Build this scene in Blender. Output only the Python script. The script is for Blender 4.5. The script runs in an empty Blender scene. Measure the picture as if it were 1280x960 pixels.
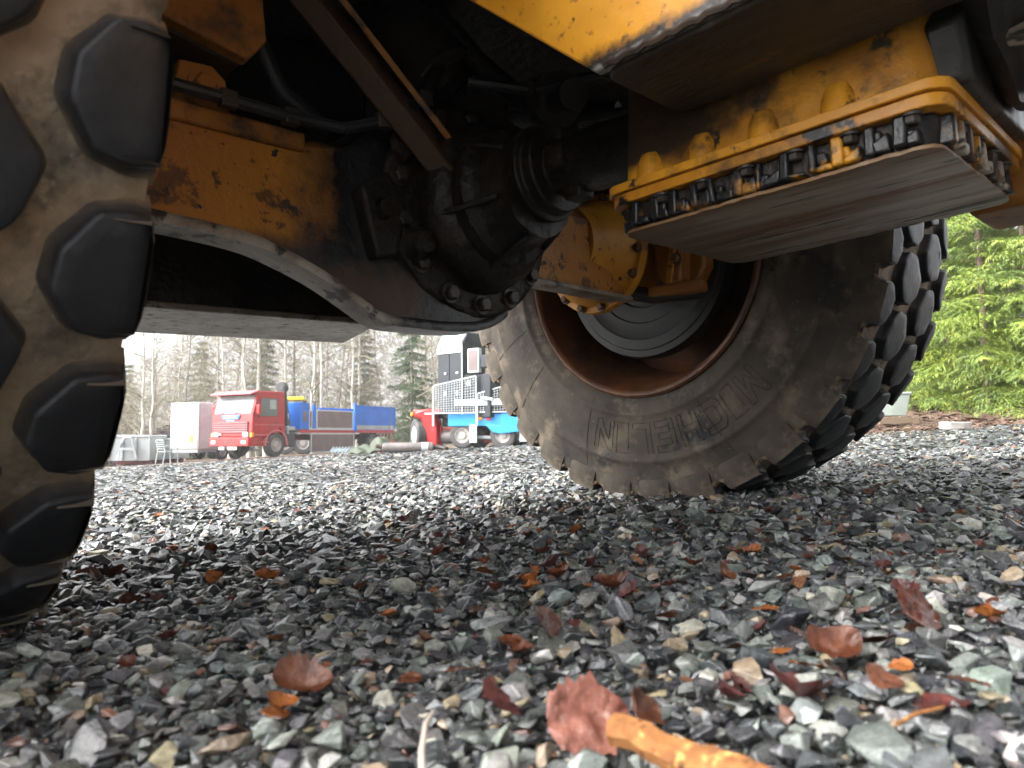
import bpy, bmesh, math, random
import numpy as np
from mathutils import Matrix, Vector, noise as mnoise

random.seed(7)
RNG = np.random.default_rng(11)
scene = bpy.context.scene
C = scene.collection
PI = math.pi

# ------------------------------------------------------------------ camera
F_PX, PITCH, ROLL, CAM_H = 929.2, 0.07167, -0.0080, 0.20345
def basis(p, q):
    F = Vector((0, math.cos(p), math.sin(p))); R0 = Vector((1, 0, 0)); U0 = Vector((0, -math.sin(p), math.cos(p)))
    R = R0 * math.cos(q) + U0 * math.sin(q); U = U0 * math.cos(q) - R0 * math.sin(q)
    return R, U, F
CR, CU, CF = basis(PITCH, ROLL)
CAMP = Vector((0, 0, CAM_H))
cd = bpy.data.cameras.new('camera'); cam = bpy.data.objects.new('camera', cd); C.objects.link(cam)
cam.matrix_world = Matrix(((CR.x, CU.x, -CF.x, 0), (CR.y, CU.y, -CF.y, 0), (CR.z, CU.z, -CF.z, CAM_H), (0, 0, 0, 1)))
cd.sensor_width = 36; cd.lens = F_PX / 1280 * 36; cd.clip_start = 0.02; cd.clip_end = 1500
cd.dof.use_dof = True; cd.dof.focus_distance = 2.0; cd.dof.aperture_fstop = 8.5
scene.camera = cam

# ------------------------------------------------------------------ sky, sun, exposure
SUN_EL, SUN_AZ = math.radians(45), math.radians(250)      # azimuth clockwise from +Y
w = bpy.data.worlds.new('World'); scene.world = w; w.use_nodes = True
nt = w.node_tree; nt.nodes.clear()
sky = nt.nodes.new('ShaderNodeTexSky'); sky.sky_type = 'NISHITA'; sky.sun_disc = False
sky.sun_elevation = SUN_EL; sky.sun_rotation = SUN_AZ; sky.air_density = 1.0; sky.dust_density = 6.0; sky.ozone_density = 1.0
hs = nt.nodes.new('ShaderNodeHueSaturation'); hs.inputs['Saturation'].default_value = 0.10
bg = nt.nodes.new('ShaderNodeBackground'); bg.inputs['Strength'].default_value = 0.15
wo = nt.nodes.new('ShaderNodeOutputWorld')
tcw = nt.nodes.new('ShaderNodeTexCoord'); sx = nt.nodes.new('ShaderNodeSeparateXYZ'); mxz = nt.nodes.new('ShaderNodeMath'); mxz.operation = 'MAXIMUM'; mxz.inputs[1].default_value = .22
cx_ = nt.nodes.new('ShaderNodeCombineXYZ')          # even cloud deck: the low sky is as bright as the sky a little higher
nt.links.new(tcw.outputs['Generated'], sx.inputs[0]); nt.links.new(sx.outputs[0], cx_.inputs[0]); nt.links.new(sx.outputs[1], cx_.inputs[1])
nt.links.new(sx.outputs[2], mxz.inputs[0]); nt.links.new(mxz.outputs[0], cx_.inputs[2]); nt.links.new(cx_.outputs[0], sky.inputs['Vector'])
nt.links.new(sky.outputs[0], hs.inputs['Color']); nt.links.new(hs.outputs[0], bg.inputs['Color']); nt.links.new(bg.outputs[0], wo.inputs['Surface'])
sd = bpy.data.lights.new('sun', 'SUN'); sd.energy = 1.4; sd.angle = math.radians(40); sd.color = (1, .97, .93)
so = bpy.data.objects.new('sun', sd); C.objects.link(so)
sdir = Vector((math.sin(SUN_AZ) * math.cos(SUN_EL), math.cos(SUN_AZ) * math.cos(SUN_EL), math.sin(SUN_EL)))
so.rotation_euler = sdir.to_track_quat('Z', 'Y').to_euler(); so.location = sdir * 40
vs = scene.view_settings; vs.view_transform = 'Standard'; vs.look = 'None'; vs.gamma = 1; vs.exposure = 2.05; vs.use_curve_mapping = False
scene.render.engine = 'CYCLES'; scene.cycles.use_denoising = True
scene.cycles.max_bounces = 8; scene.cycles.diffuse_bounces = 5; scene.cycles.glossy_bounces = 3
scene.cycles.transparent_max_bounces = 6; scene.cycles.caustics_reflective = False; scene.cycles.caustics_refractive = False

# ------------------------------------------------------------------ frames
# The yard falls gently to one side: the "yard frame" (flat z = 0) is tilted against the level world by Y2W.
FR, FU, FF = basis(0.07167, -0.05917)
_A = Matrix((CR, CU, CF)).transposed(); _B = Matrix((FR, FU, FF)).transposed()
ROT = _A @ _B.transposed()
Y2W = Matrix.Translation(CAMP) @ ROT.to_4x4() @ Matrix.Translation(-CAMP)
def yard_z(x, y):
    n = ROT @ Vector((0, 0, 1)); p0 = Y2W @ Vector((0, 0, 0))
    return p0.z - (n.x * (x - p0.x) + n.y * (y - p0.y)) / n.z
def wpos(px, d):
    """level-world point on the yard seen at column px, d metres ahead"""
    x = (px - 640) / F_PX * d
    return Vector((x, d, yard_z(x, d)))
def on_yard(px, py, z=0.0):
    """yard-frame point where the sight line through px, py meets height z above the gravel"""
    d = FF + FR * ((px - 640) / F_PX) - FU * ((py - 480) / F_PX)
    t = (z - CAM_H) / d.z
    return CAMP + d * t
AZ = 0.7821
AX = Vector((math.sin(AZ), math.cos(AZ), 0)); VX = Vector((-AX.y, AX.x, 0)); LO = Vector((-0.17917, 1.67232, 0))
LOADER = Y2W @ Matrix(((AX.x, VX.x, 0, LO.x), (AX.y, VX.y, 0, LO.y), (0, 0, 1, 0), (0, 0, 0, 1)))

# ------------------------------------------------------------------ materials
MATS = {}
def mat(name, col, rough=.6, metal=0., col2=None, scale=6., detail=6., bump=0., bscale=60., spec=.5, dirt=None, attr=None,
        lo=.35, hi=.65, rvar=0., rand=None, stretch=None, coat=0., grads=None):
    """principled material; col/col2 mixed by noise; dirt = [(colour, scale, lo, hi, rough), ...] layers masked by noise"""
    m = bpy.data.materials.new(name); m.use_nodes = True; MATS[name] = m
    N = m.node_tree.nodes; L = m.node_tree.links; b = N['Principled BSDF']
    tc = N.new('ShaderNodeTexCoord'); src = tc.outputs['Object']
    if stretch:
        mp = N.new('ShaderNodeMapping'); mp.inputs['Scale'].default_value = stretch; L.new(src, mp.inputs[0]); src = mp.outputs[0]
    def noise(s, det=6., ro=.6, off=0):
        n = N.new('ShaderNodeTexNoise'); n.inputs['Scale'].default_value = s; n.inputs['Detail'].default_value = det; n.inputs['Roughness'].default_value = ro
        if off:
            q = N.new('ShaderNodeMapping'); q.inputs['Location'].default_value = (off, off * 1.7, -off); L.new(src, q.inputs[0]); L.new(q.outputs[0], n.inputs['Vector'])
        else: L.new(src, n.inputs['Vector'])
        return n.outputs['Fac']
    def mask(o, a, c):
        r = N.new('ShaderNodeMapRange'); r.inputs[1].default_value = a; r.inputs[2].default_value = c; L.new(o, r.inputs[0]); return r.outputs[0]
    def mix(f, a, c):
        x = N.new('ShaderNodeMix'); x.data_type = 'RGBA'
        L.new(f, x.inputs[0])
        for s, i in ((a, 6), (c, 7)):
            if isinstance(s, tuple): x.inputs[i].default_value = s + (1,)
            else: L.new(s, x.inputs[i])
        return x.outputs[2]
    out = col
    if attr:
        an = N.new('ShaderNodeAttribute'); an.attribute_name = attr; out = an.outputs['Color']
    if rand:
        oi = N.new('ShaderNodeObjectInfo'); rp = N.new('ShaderNodeValToRGB'); e = rp.color_ramp.elements
        while len(e) < len(rand): e.new(.5)
        for k, cc in enumerate(rand): e[k].position = k / (len(rand) - 1); e[k].color = cc + (1,)
        L.new(oi.outputs['Random'], rp.inputs[0]); out = rp.outputs[0]
    if col2 is not None:
        f = mask(noise(scale, detail), lo, hi)
        if attr or rand:
            x = N.new('ShaderNodeMix'); x.data_type = 'RGBA'; x.blend_type = 'MULTIPLY'; x.inputs[7].default_value = col2 + (1,); L.new(f, x.inputs[0]); L.new(out, x.inputs[6]); out = x.outputs[2]
        else: out = mix(f, out, col2)
    ro = None
    if rvar:
        ro = N.new('ShaderNodeMapRange'); ro.inputs[3].default_value = rough - rvar; ro.inputs[4].default_value = rough + rvar; ro.inputs[1].default_value = .3; ro.inputs[2].default_value = .7
        L.new(noise(scale * 1.7, 4, off=3.3), ro.inputs[0]); ro = ro.outputs[0]
    for k, (dc, ds, da, db, dr) in enumerate(dirt or []):
        f = mask(noise(ds, 8, .65, off=5 + 3 * k), da, db)
        out = mix(f, out, dc)
        if dr is not None:
            x = N.new('ShaderNodeMix'); x.data_type = 'FLOAT'; L.new(f, x.inputs[0])
            if ro is None: x.inputs[2].default_value = rough
            else: L.new(ro, x.inputs[2])
            x.inputs[3].default_value = dr; ro = x.outputs[0]
    for k, (parts, gc, gr_) in enumerate(grads or []):        # stains placed on the part: parts = [(axis or 'r', a, b, noise amount, noise scale)], multiplied
        fac = None
        for ax, ga, gb_, amp, gs in parts:
            sp = N.new('ShaderNodeSeparateXYZ'); L.new(tc.outputs['Object'], sp.inputs[0])
            if ax == 'r':
                ln = N.new('ShaderNodeVectorMath'); ln.operation = 'LENGTH'; cb = N.new('ShaderNodeCombineXYZ'); L.new(sp.outputs[1], cb.inputs[1]); L.new(sp.outputs[2], cb.inputs[2]); L.new(cb.outputs[0], ln.inputs[0]); o_ = ln.outputs['Value']
            else: o_ = sp.outputs['xyz'.index(ax)]
            ma = N.new('ShaderNodeMath'); ma.operation = 'MULTIPLY_ADD'; L.new(noise(gs, 7, .65, off=13 + 2 * k), ma.inputs[0]); ma.inputs[1].default_value = amp; ma.inputs[2].default_value = -amp / 2
            ad = N.new('ShaderNodeMath'); ad.operation = 'ADD'; L.new(o_, ad.inputs[0]); L.new(ma.outputs[0], ad.inputs[1]); g = mask(ad.outputs[0], ga, gb_)
            if fac is None: fac = g
            else:
                mu = N.new('ShaderNodeMath'); mu.operation = 'MULTIPLY'; L.new(fac, mu.inputs[0]); L.new(g, mu.inputs[1]); fac = mu.outputs[0]
        out = mix(fac, out, gc)
        x = N.new('ShaderNodeMix'); x.data_type = 'FLOAT'; L.new(fac, x.inputs[0])
        if ro is None: x.inputs[2].default_value = rough
        else: L.new(ro, x.inputs[2])
        x.inputs[3].default_value = gr_; ro = x.outputs[0]
    if isinstance(out, tuple): b.inputs['Base Color'].default_value = out + (1,)
    else: L.new(out, b.inputs['Base Color'])
    b.inputs['Roughness'].default_value = rough
    if ro is not None: L.new(ro, b.inputs['Roughness'])
    b.inputs['Metallic'].default_value = metal; b.inputs['Specular IOR Level'].default_value = spec; b.inputs['Coat Weight'].default_value = coat
    if bump:
        bp = N.new('ShaderNodeBump'); bp.inputs['Strength'].default_value = 1; bp.inputs['Distance'].default_value = bump
        L.new(noise(bscale, 6, .6, off=9), bp.inputs['Height']); L.new(bp.outputs[0], b.inputs['Normal'])
    return m

OIL = (.010, .0105, .012)
MUD = (.22, .16, .10)
mat('yellow', (.82, .37, .024), .42, col2=(.50, .20, .014), scale=5, bump=.0012, bscale=30, dirt=[((.085, .042, .014), 9, .56, .68, .6), ((.02, .015, .012), 38, .60, .66, .6)], rvar=.08)
mat('yellow_oily', (.70, .31, .022), .40, col2=(.42, .16, .012), scale=7, bump=.0015, bscale=40, dirt=[((.07, .034, .012), 7, .50, .62, .5), (OIL, 12, .52, .575, .35)], rvar=.08)
mat('yellow_pan', (.66, .30, .02), .38, col2=(.40, .16, .012), scale=9, bump=.0018, bscale=45, dirt=[((.05, .026, .012), 14, .50, .60, .5), (OIL, 10, .46, .52, .3)])
mat('yellow_shade', (.40, .155, .017), .5, col2=(.22, .08, .012), scale=5, bump=.0015, bscale=35, dirt=[((.06, .03, .014), 8, .55, .66, .6), (OIL, 5, .58, .66, .45)])  # darker copy of yellow for shaded parts; the shade is in its base colour
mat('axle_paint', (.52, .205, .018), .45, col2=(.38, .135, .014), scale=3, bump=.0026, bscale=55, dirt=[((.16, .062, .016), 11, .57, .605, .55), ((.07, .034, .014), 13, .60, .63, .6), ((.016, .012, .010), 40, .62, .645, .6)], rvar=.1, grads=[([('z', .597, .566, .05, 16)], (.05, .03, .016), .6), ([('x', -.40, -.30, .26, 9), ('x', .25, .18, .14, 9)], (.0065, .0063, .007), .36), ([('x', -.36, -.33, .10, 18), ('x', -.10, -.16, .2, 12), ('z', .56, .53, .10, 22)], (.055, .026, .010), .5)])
mat('plate_yellow', (.82, .37, .024), .40, col2=(.60, .24, .016), scale=5, bump=.0014, bscale=30, dirt=[((.30, .11, .02), 60, .60, .66, .5), ((.085, .042, .014), 9, .60, .70, .6), ((.02, .015, .012), 22, .645, .68, .6)], rvar=.08, grads=[([('z', .668, .652, .05, 24)], (.016, .013, .011), .4), ([('z', .650, .644, .03, 40)], (.20, .19, .18), .5)])
mat('case_yellow', (.76, .34, .022), .40, col2=(.48, .19, .014), scale=8, bump=.002, bscale=50, dirt=[((.07, .034, .012), 8, .50, .62, .5), ((.02, .014, .010), 26, .58, .64, .5)], rvar=.1, grads=[([('z', .60, .70, .12, 16)], (.05, .028, .012), .5), ([('y', -.86, -.80, .22, 12), ('z', .575, .60, .05, 18)], (.035, .02, .010), .45), ([('x', -.10, -.02, .06, 16), ('y', -1.0, -1.06, .04, 20)], (.30, .27, .23), .5)])
mat('oil_black', (.0075, .007, .0075), .45, spec=.3, col2=(.026, .017, .011), scale=9, bump=.006, bscale=38, rvar=.16, dirt=[((.10, .045, .014), 11, .66, .74, .55)])
mat('oil_brown', (.06, .03, .014), .5, spec=.35, col2=(.018, .012, .009), scale=6, bump=.002, bscale=30, dirt=[(OIL, 5, .50, .62, .4)])
mat('belly_mud', (.46, .40, .34), .34, spec=.8, col2=(.17, .12, .08), scale=7, bump=.006, bscale=55, dirt=[((.035, .025, .02), 38, .55, .64, .5), ((.16, .09, .05), 4, .54, .7, .5)])
mat('oil_patchy', (.010, .0095, .009), .4, spec=.4, col2=(.022, .016, .011), scale=7, stretch=(3, 1, 1), bump=.002, bscale=40, rvar=.12, dirt=[((.20, .095, .02), 6, .60, .70, .5), ((.10, .09, .08), 14, .64, .72, .5)])
mat('scraped_steel', (.50, .44, .36), .36, col2=(.30, .23, .165), scale=6, stretch=(7, .55, 7), bump=.0022, bscale=22, dirt=[((.22, .105, .04), 3.2, .50, .60, .45), ((.03, .024, .02), 7, .555, .59, .5), ((.62, .58, .52), 16, .62, .66, .3)], spec=.6, grads=[([('y', -.80, -.66, .16, 10)], (.13, .07, .032), .45), ([('x', -.10, -.16, .05, 26)], (.20, .10, .03), .45)])
mat('lip_mud', (.46, .39, .31), .38, spec=.7, col2=(.13, .095, .065), scale=10, bump=.004, bscale=50, dirt=[((.04, .03, .025), 16, .56, .64, .5)])
mat('rubber_side', (.115, .093, .072), .78, spec=.3, col2=(.046, .040, .035), scale=5, bump=.0014, bscale=70, dirt=[((.21, .17, .125), 7, .52, .66, .85), ((.026, .026, .027), 4.5, .56, .63, .6), ((.16, .135, .105), 40, .62, .68, .85)])
mat('rubber_lug', (.012, .0135, .017), .5, spec=.38, col2=(.008, .009, .011), scale=9, bump=.0014, bscale=70, rvar=.08, dirt=[((.10, .085, .07), 26, .68, .76, .8)], grads=[([('r', .734, .720, .022, 30)], (.040, .034, .029), .8), ([('r', .722, .713, .018, 26)], (.19, .14, .09), .9)])
mat('strut_brown', (.085, .040, .016), .5, spec=.35, col2=(.05, .026, .013), scale=5, bump=.002, bscale=40, dirt=[(OIL, 6, .55, .66, .4)])
mat('weld', (.05, .03, .016), .5, col2=(.02, .014, .01), scale=30, bump=.002, bscale=90)
mat('rubber_groove', (.30, .23, .155), .85, col2=(.15, .11, .075), scale=12, bump=.008, bscale=40, dirt=[((.045, .038, .032), 9, .52, .64, .8), ((.30, .24, .17), 30, .60, .70, .9)])
mat('rim_rust', (.16, .058, .020), .42, col2=(.06, .025, .012), scale=8, bump=.002, bscale=40, dirt=[((.03, .018, .012), 6, .52, .66, .6), ((.45, .20, .03), 14, .68, .74, .5)], rvar=.1)
mat('disc_dark', (.009, .008, .007), .55, spec=.35, col2=(.013, .012, .011), scale=14, bump=.0006, bscale=80)
mat('bolt_dark', (.06, .045, .035), .5, col2=(.02, .018, .017), scale=30, metal=.3)
mat('bolt_rust', (.19, .095, .04), .6, col2=(.08, .035, .02), scale=40)
mat('hose_black', (.014, .014, .015), .5)
mat('stone', (.1, .1, .1), .30, attr='tone', col2=(.55, .55, .56), scale=90, bump=.0016, bscale=170, rvar=.12, spec=.95, dirt=[((.03, .03, .03), 260, .66, .74, None)])
mat('gravel_bed', (.15, .15, .145), .5, col2=(.05, .05, .05), scale=42, detail=10, bump=.02, bscale=48, dirt=[((.21, .20, .19), 65, .54, .62, .5)], rvar=.1, spec=.6)
mat('forest_soil', (.16, .105, .075), .9, col2=(.08, .055, .04), scale=1.3, detail=10, bump=.05, bscale=9, dirt=[((.24, .16, .11), 12, .55, .65, .9), ((.09, .10, .03), .9, .62, .72, .9)])
LEAFC = [(.17, .060, .028), (.11, .032, .020), (.22, .080, .026), (.085, .030, .022), (.24, .105, .04), (.15, .05, .034)]
mat('leaf_rust', (.2, .06, .02), .36, rand=LEAFC, col2=(.42, .35, .36), scale=3.5, bump=.0012, bscale=9, rvar=.12)
mat('leaf_orange', (.38, .13, .022), .42, col2=(.17, .048, .016), scale=4, bump=.0012, bscale=9)
mat('leaf_pale', (.30, .12, .085), .5, col2=(.16, .05, .035), scale=4, bump=.0014, bscale=12, dirt=[((.42, .26, .21), 7, .55, .70, None)])
mat('leaf_maroon', (.12, .034, .028), .33, col2=(.05, .016, .016), scale=4, bump=.0012, bscale=9)
mat('wood_stick', (.33, .145, .05), .85, spec=.2, col2=(.15, .062, .026), scale=60, bump=.0016, bscale=160, dirt=[((.56, .30, .10), 90, .56, .66, None), ((.05, .022, .012), 75, .58, .66, None)])
mat('straw', (.52, .44, .38), .6)

# ------------------------------------------------------------------ builders
def tag(o, label=None, cat=None, group=None, kind=None):
    for k, v_ in (('label', label), ('category', cat), ('group', group), ('kind', kind)):
        if v_: o[k] = v_
    return o
def empty(name, mw=None, label=None, cat=None, group=None):
    o = bpy.data.objects.new(name, None); C.objects.link(o); o.empty_display_size = .2
    if mw is not None: o.matrix_world = mw
    return tag(o, label, cat, group)
def add_obj(name, me, parent=None, mw=None):
    o = bpy.data.objects.new(name, me); C.objects.link(o)
    if parent: o.parent = parent
    if mw is not None: o.matrix_local = mw
    return o
def frame(d, up=Vector((0, 0, 1))):
    d = d.normalized()
    if abs(d.dot(up)) > .97: up = Vector((1, 0, 0))
    s = d.cross(up).normalized(); return s, s.cross(d).normalized()

class MB:
    def __init__(s): s.v = []; s.f = []; s.mi = []; s.cur = 0
    def poly(s, pts, *faces):
        b = len(s.v); s.v += [Vector(p) for p in pts]
        for f in faces: s.f.append([b + i for i in f]); s.mi.append(s.cur)
        return s
    def box(s, c, d, rz=0., rot=None, taper=1.):
        c = Vector(c); hx, hy, hz = d[0] / 2, d[1] / 2, d[2] / 2
        R = rot if rot is not None else Matrix.Rotation(rz, 3, 'Z')
        p = [c + R @ Vector((x * (taper if z > 0 else 1), y * (taper if z > 0 else 1), z)) for z in (-hz, hz) for x, y in ((-hx, -hy), (hx, -hy), (hx, hy), (-hx, hy))]
        return s.poly(p, (3, 2, 1, 0), (4, 5, 6, 7), (0, 1, 5, 4), (1, 2, 6, 5), (2, 3, 7, 6), (3, 0, 4, 7))
    def b2(s, lo, hi):
        lo = Vector(lo); hi = Vector(hi); return s.box((lo + hi) / 2, hi - lo)
    def bar(s, a, b, w, h, up=Vector((0, 0, 1))):
        a = Vector(a); b = Vector(b); x, y = frame(b - a, Vector(up)); p = []
        for q in (a, b): p += [q - x * w / 2 - y * h / 2, q + x * w / 2 - y * h / 2, q + x * w / 2 + y * h / 2, q - x * w / 2 + y * h / 2]
        return s.poly(p, (3, 2, 1, 0), (4, 5, 6, 7), (0, 1, 5, 4), (1, 2, 6, 5), (2, 3, 7, 6), (3, 0, 4, 7))
    def tube(s, pts, r, n=8, cap=True):
        pts = [Vector(p) for p in pts]; rs = r if isinstance(r, (list, tuple)) else [r] * len(pts); b = len(s.v)
        for i, p in enumerate(pts):
            d = pts[min(i + 1, len(pts) - 1)] - pts[max(i - 1, 0)]
            if d.length < 1e-9: d = Vector((0, 0, 1))
            x, y = frame(d)
            for k in range(n):
                t = 2 * PI * k / n; s.v.append(p + (x * math.cos(t) + y * math.sin(t)) * rs[i])
        for i in range(len(pts) - 1):
            for k in range(n):
                s.f.append([b + i * n + k, b + i * n + (k + 1) % n, b + (i + 1) * n + (k + 1) % n, b + (i + 1) * n + k]); s.mi.append(s.cur)
        if cap:
            s.f.append([b + k for k in range(n)][::-1]); s.f.append([b + (len(pts) - 1) * n + k for k in range(n)]); s.mi += [s.cur, s.cur]
        return s
    def lathe(s, prof, o, axis, n=48, close=False, a0=0., a1=2 * PI):
        """prof = [(distance along axis, radius)]"""
        o = Vector(o); axis = Vector(axis).normalized(); x, y = frame(axis); b = len(s.v); full = abs(a1 - a0 - 2 * PI) < 1e-6; m = n if full else n + 1
        for t, r in prof:
            for k in range(m):
                a = a0 + (a1 - a0) * k / n; s.v.append(o + axis * t + (x * math.cos(a) + y * math.sin(a)) * r)
        for i in range(len(prof) - 1 + (1 if close else 0)):
            j = (i + 1) % len(prof)
            for k in range(n):
                k2 = (k + 1) % m; s.f.append([b + i * m + k, b + i * m + k2, b + j * m + k2, b + j * m + k]); s.mi.append(s.cur)
        return s
    def disc(s, o, axis, r, t, n=24):
        return s.lathe([(0, 0.0001), (0, r), (t, r), (t, .0001)], o, axis, n)
    def prism(s, poly, fn, d0, d1):
        """poly = [(a, b)], fn(a, b, d) -> point"""
        n = len(poly); p = [fn(a, b, d0) for a, b in poly] + [fn(a, b, d1) for a, b in poly]
        return s.poly(p, tuple(range(n))[::-1], tuple(range(n, 2 * n)), *[(i, (i + 1) % n, n + (i + 1) % n, n + i) for i in range(n)])
    def mesh(s, name, mats, smooth=35., recalc=True):
        me = bpy.data.meshes.new(name); me.from_pydata(s.v, [], s.f)
        mats = mats if isinstance(mats, (list, tuple)) else [mats]
        for m in mats: me.materials.append(MATS[m])
        if len(mats) > 1: me.polygons.foreach_set('material_index', s.mi)
        if recalc:
            bm = bmesh.new(); bm.from_mesh(me); bmesh.ops.recalc_face_normals(bm, faces=bm.faces); bm.to_mesh(me); bm.free()
        if smooth:
            me.polygons.foreach_set('use_smooth', [True] * len(me.polygons)); me.set_sharp_from_angle(angle=math.radians(smooth))
        me.update(); return me
    def build(s, name, mats, parent=None, bevel=0., seg=2, smooth=35., recalc=True):
        o = add_obj(name, s.mesh(name, mats, smooth, recalc), parent)
        if bevel:
            bv = o.modifiers.new('bevel', 'BEVEL'); bv.width = bevel; bv.segments = seg; bv.limit_method = 'ANGLE'; bv.angle_limit = math.radians(38); bv.use_clamp_overlap = True
        return o
def copy_tree(o, parent=None):
    c = o.copy(); C.objects.link(c); c.parent = parent
    for ch in list(o.children): copy_tree(ch, c)
    return c
# ================================================================== ground
def plane_sheet(name, poly, z, m, cell=None):
    me = bpy.data.meshes.new(name); bm = bmesh.new()
    f = bm.faces.new([bm.verts.new((x, y, z)) for x, y in poly]); bmesh.ops.triangulate(bm, faces=[f]); bm.to_mesh(me); bm.free()
    me.materials.append(MATS[m]); o = add_obj(name, me); o.matrix_world = Y2W; o['kind'] = 'structure'; return o
soil = plane_sheet('forest_ground', [(-150, -150), (150, -150), (150, 150), (-150, 150)], -.05, 'forest_soil')
YARD = [(-60, -40), (60, -40), (60, 3.0), (20, 6.6), (9.5, 7.9), (6.2, 8.6), (5.2, 12), (5, 19), (1, 21), (-4, 23), (-9, 25), (-14, 24.5), (-22, 26), (-60, 24)]
yard = plane_sheet('gravel_yard', YARD, -.014, 'gravel_bed')

# ---- crushed stone
def hull(pts, bev=0.):
    bm = bmesh.new()
    for p in pts: bm.verts.new(p)
    r = bmesh.ops.convex_hull(bm, input=bm.verts)
    bmesh.ops.delete(bm, geom=[v for v in bm.verts if not v.link_faces], context='VERTS')
    bmesh.ops.dissolve_limit(bm, angle_limit=math.radians(14), verts=bm.verts, edges=bm.edges)
    if bev: bmesh.ops.bevel(bm, geom=list(bm.edges), offset=bev, segments=1, profile=.6, affect='EDGES', clamp_overlap=True)
    bmesh.ops.triangulate(bm, faces=bm.faces[:]); bmesh.ops.recalc_face_normals(bm, faces=bm.faces[:])
    bm.verts.index_update()
    V = np.array([v.co[:] for v in bm.verts]); T = np.array([[l.index for l in f.verts] for f in bm.faces]); bm.free()
    return V, T
def proto(n, bev):
    d = RNG.normal(size=(n, 3)); d /= np.linalg.norm(d, axis=1)[:, None]
    d = d * RNG.uniform(.82, 1.12, (n, 1)); s = np.array([1, RNG.uniform(.58, .95), RNG.uniform(.30, .62)])
    return hull(d * s, bev)
NEAR = [proto(int(RNG.integers(10, 15)), .045) for _ in range(40)]
MID = [proto(int(RNG.integers(8, 12)), 0) for _ in range(30)]
FAR = [proto(6, 0) for _ in range(20)]
PAL = np.array([(.032, .034, .038), (.060, .064, .069), (.105, .111, .112), (.15, .162, .153), (.22, .235, .215), (.34, .345, .315), (.36, .29, .19), (.20, .11, .08), (.50, .48, .43)])
PW = np.array([.15, .23, .22, .16, .12, .06, .05, .03, .02])
def tones(n):
    c = PAL[RNG.choice(len(PAL), n, p=PW / PW.sum())] * RNG.uniform(.7, 1.4, (n, 1)); return c * RNG.uniform(.93, 1.07, (n, 3))
def rotm(n, tilt):
    a = RNG.uniform(0, 2 * PI, n); b = RNG.normal(0, tilt, n); c = RNG.normal(0, tilt, n)
    ca, sa, cb, sb, cc, sc = np.cos(a), np.sin(a), np.cos(b), np.sin(b), np.cos(c), np.sin(c); o = np.zeros(n); i = np.ones(n)
    Z = np.stack([ca, -sa, o, sa, ca, o, o, o, i], 1).reshape(n, 3, 3); X = np.stack([i, o, o, o, cb, -sb, o, sb, cb], 1).reshape(n, 3, 3); Y = np.stack([cc, o, sc, o, i, o, -sc, o, cc], 1).reshape(n, 3, 3)
    return Y @ X @ Z
def in_yard(x, y):
    P = YARD; c = np.zeros(len(x), bool)
    for k in range(len(P)):
        (x1, y1), (x2, y2) = P[k], P[k - 1]
        with np.errstate(divide='ignore', invalid='ignore'): c ^= ((y1 > y) != (y2 > y)) & (x < (x2 - x1) * (y - y1) / (y2 - y1) + x1)
    return c
def scatter(y0, y1, cell, zlo, zhi, slo, shi, wedge):
    xs = np.arange(-wedge(y1), wedge(y1), cell); ys = np.arange(y0, y1, cell); X, Y = np.meshgrid(xs, ys); X = X.ravel(); Y = Y.ravel(); n = len(X)
    X = X + RNG.uniform(-.55, .55, n) * cell; Y = Y + RNG.uniform(-.55, .55, n) * cell
    k = (np.abs(X) < wedge(Y)) & in_yard(X, Y) & (X ** 2 + Y ** 2 > .10 ** 2); X, Y = X[k], Y[k]; n = len(X)
    s = np.exp(RNG.normal(0, .42, n)); s = np.clip(s, .42, 1.75) * RNG.uniform(slo, shi, n)
    und = .0045 * np.sin(X * 5.3 + 1.3 * np.sin(Y * 2.1)) * np.sin(Y * 4.1 + .7) + .003 * np.sin(X * 13 + Y * 9)   # the yard is not quite even
    return np.stack([X, Y, RNG.uniform(zlo, zhi, n) + und], 1), s
def merged(protos, P, S, tilt, name, T=None):
    n = len(P); pick = RNG.integers(0, len(protos), n); Rm = rotm(n, tilt) * S[:, None, None]; T = tones(n) if T is None else T
    T = T * (1 + .16 * np.sin(P[:, :1] * 2.3 + 2 * np.sin(P[:, 1:2] * 1.1)) * np.sin(P[:, 1:2] * 2.9 + 1) + .10 * np.sin(P[:, :1] * 7.7 + P[:, 1:2] * 5.1))   # damper and drier patches
    VV, FF_, CC, off = [], [], [], 0
    for k, (V, F) in enumerate(protos):
        q = np.where(pick == k)[0]
        if not len(q): continue
        v = np.einsum('nij,mj->nmi', Rm[q], V) + P[q][:, None, :]; m = len(V)
        VV.append(v.reshape(-1, 3)); FF_.append((F[None] + (np.arange(len(q)) * m)[:, None, None] + off).reshape(-1, 3)); CC.append(np.repeat(T[q], m, 0)); off += len(q) * m
    return raw_mesh(name, np.concatenate(VV), np.concatenate(FF_), np.concatenate(CC))
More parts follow.
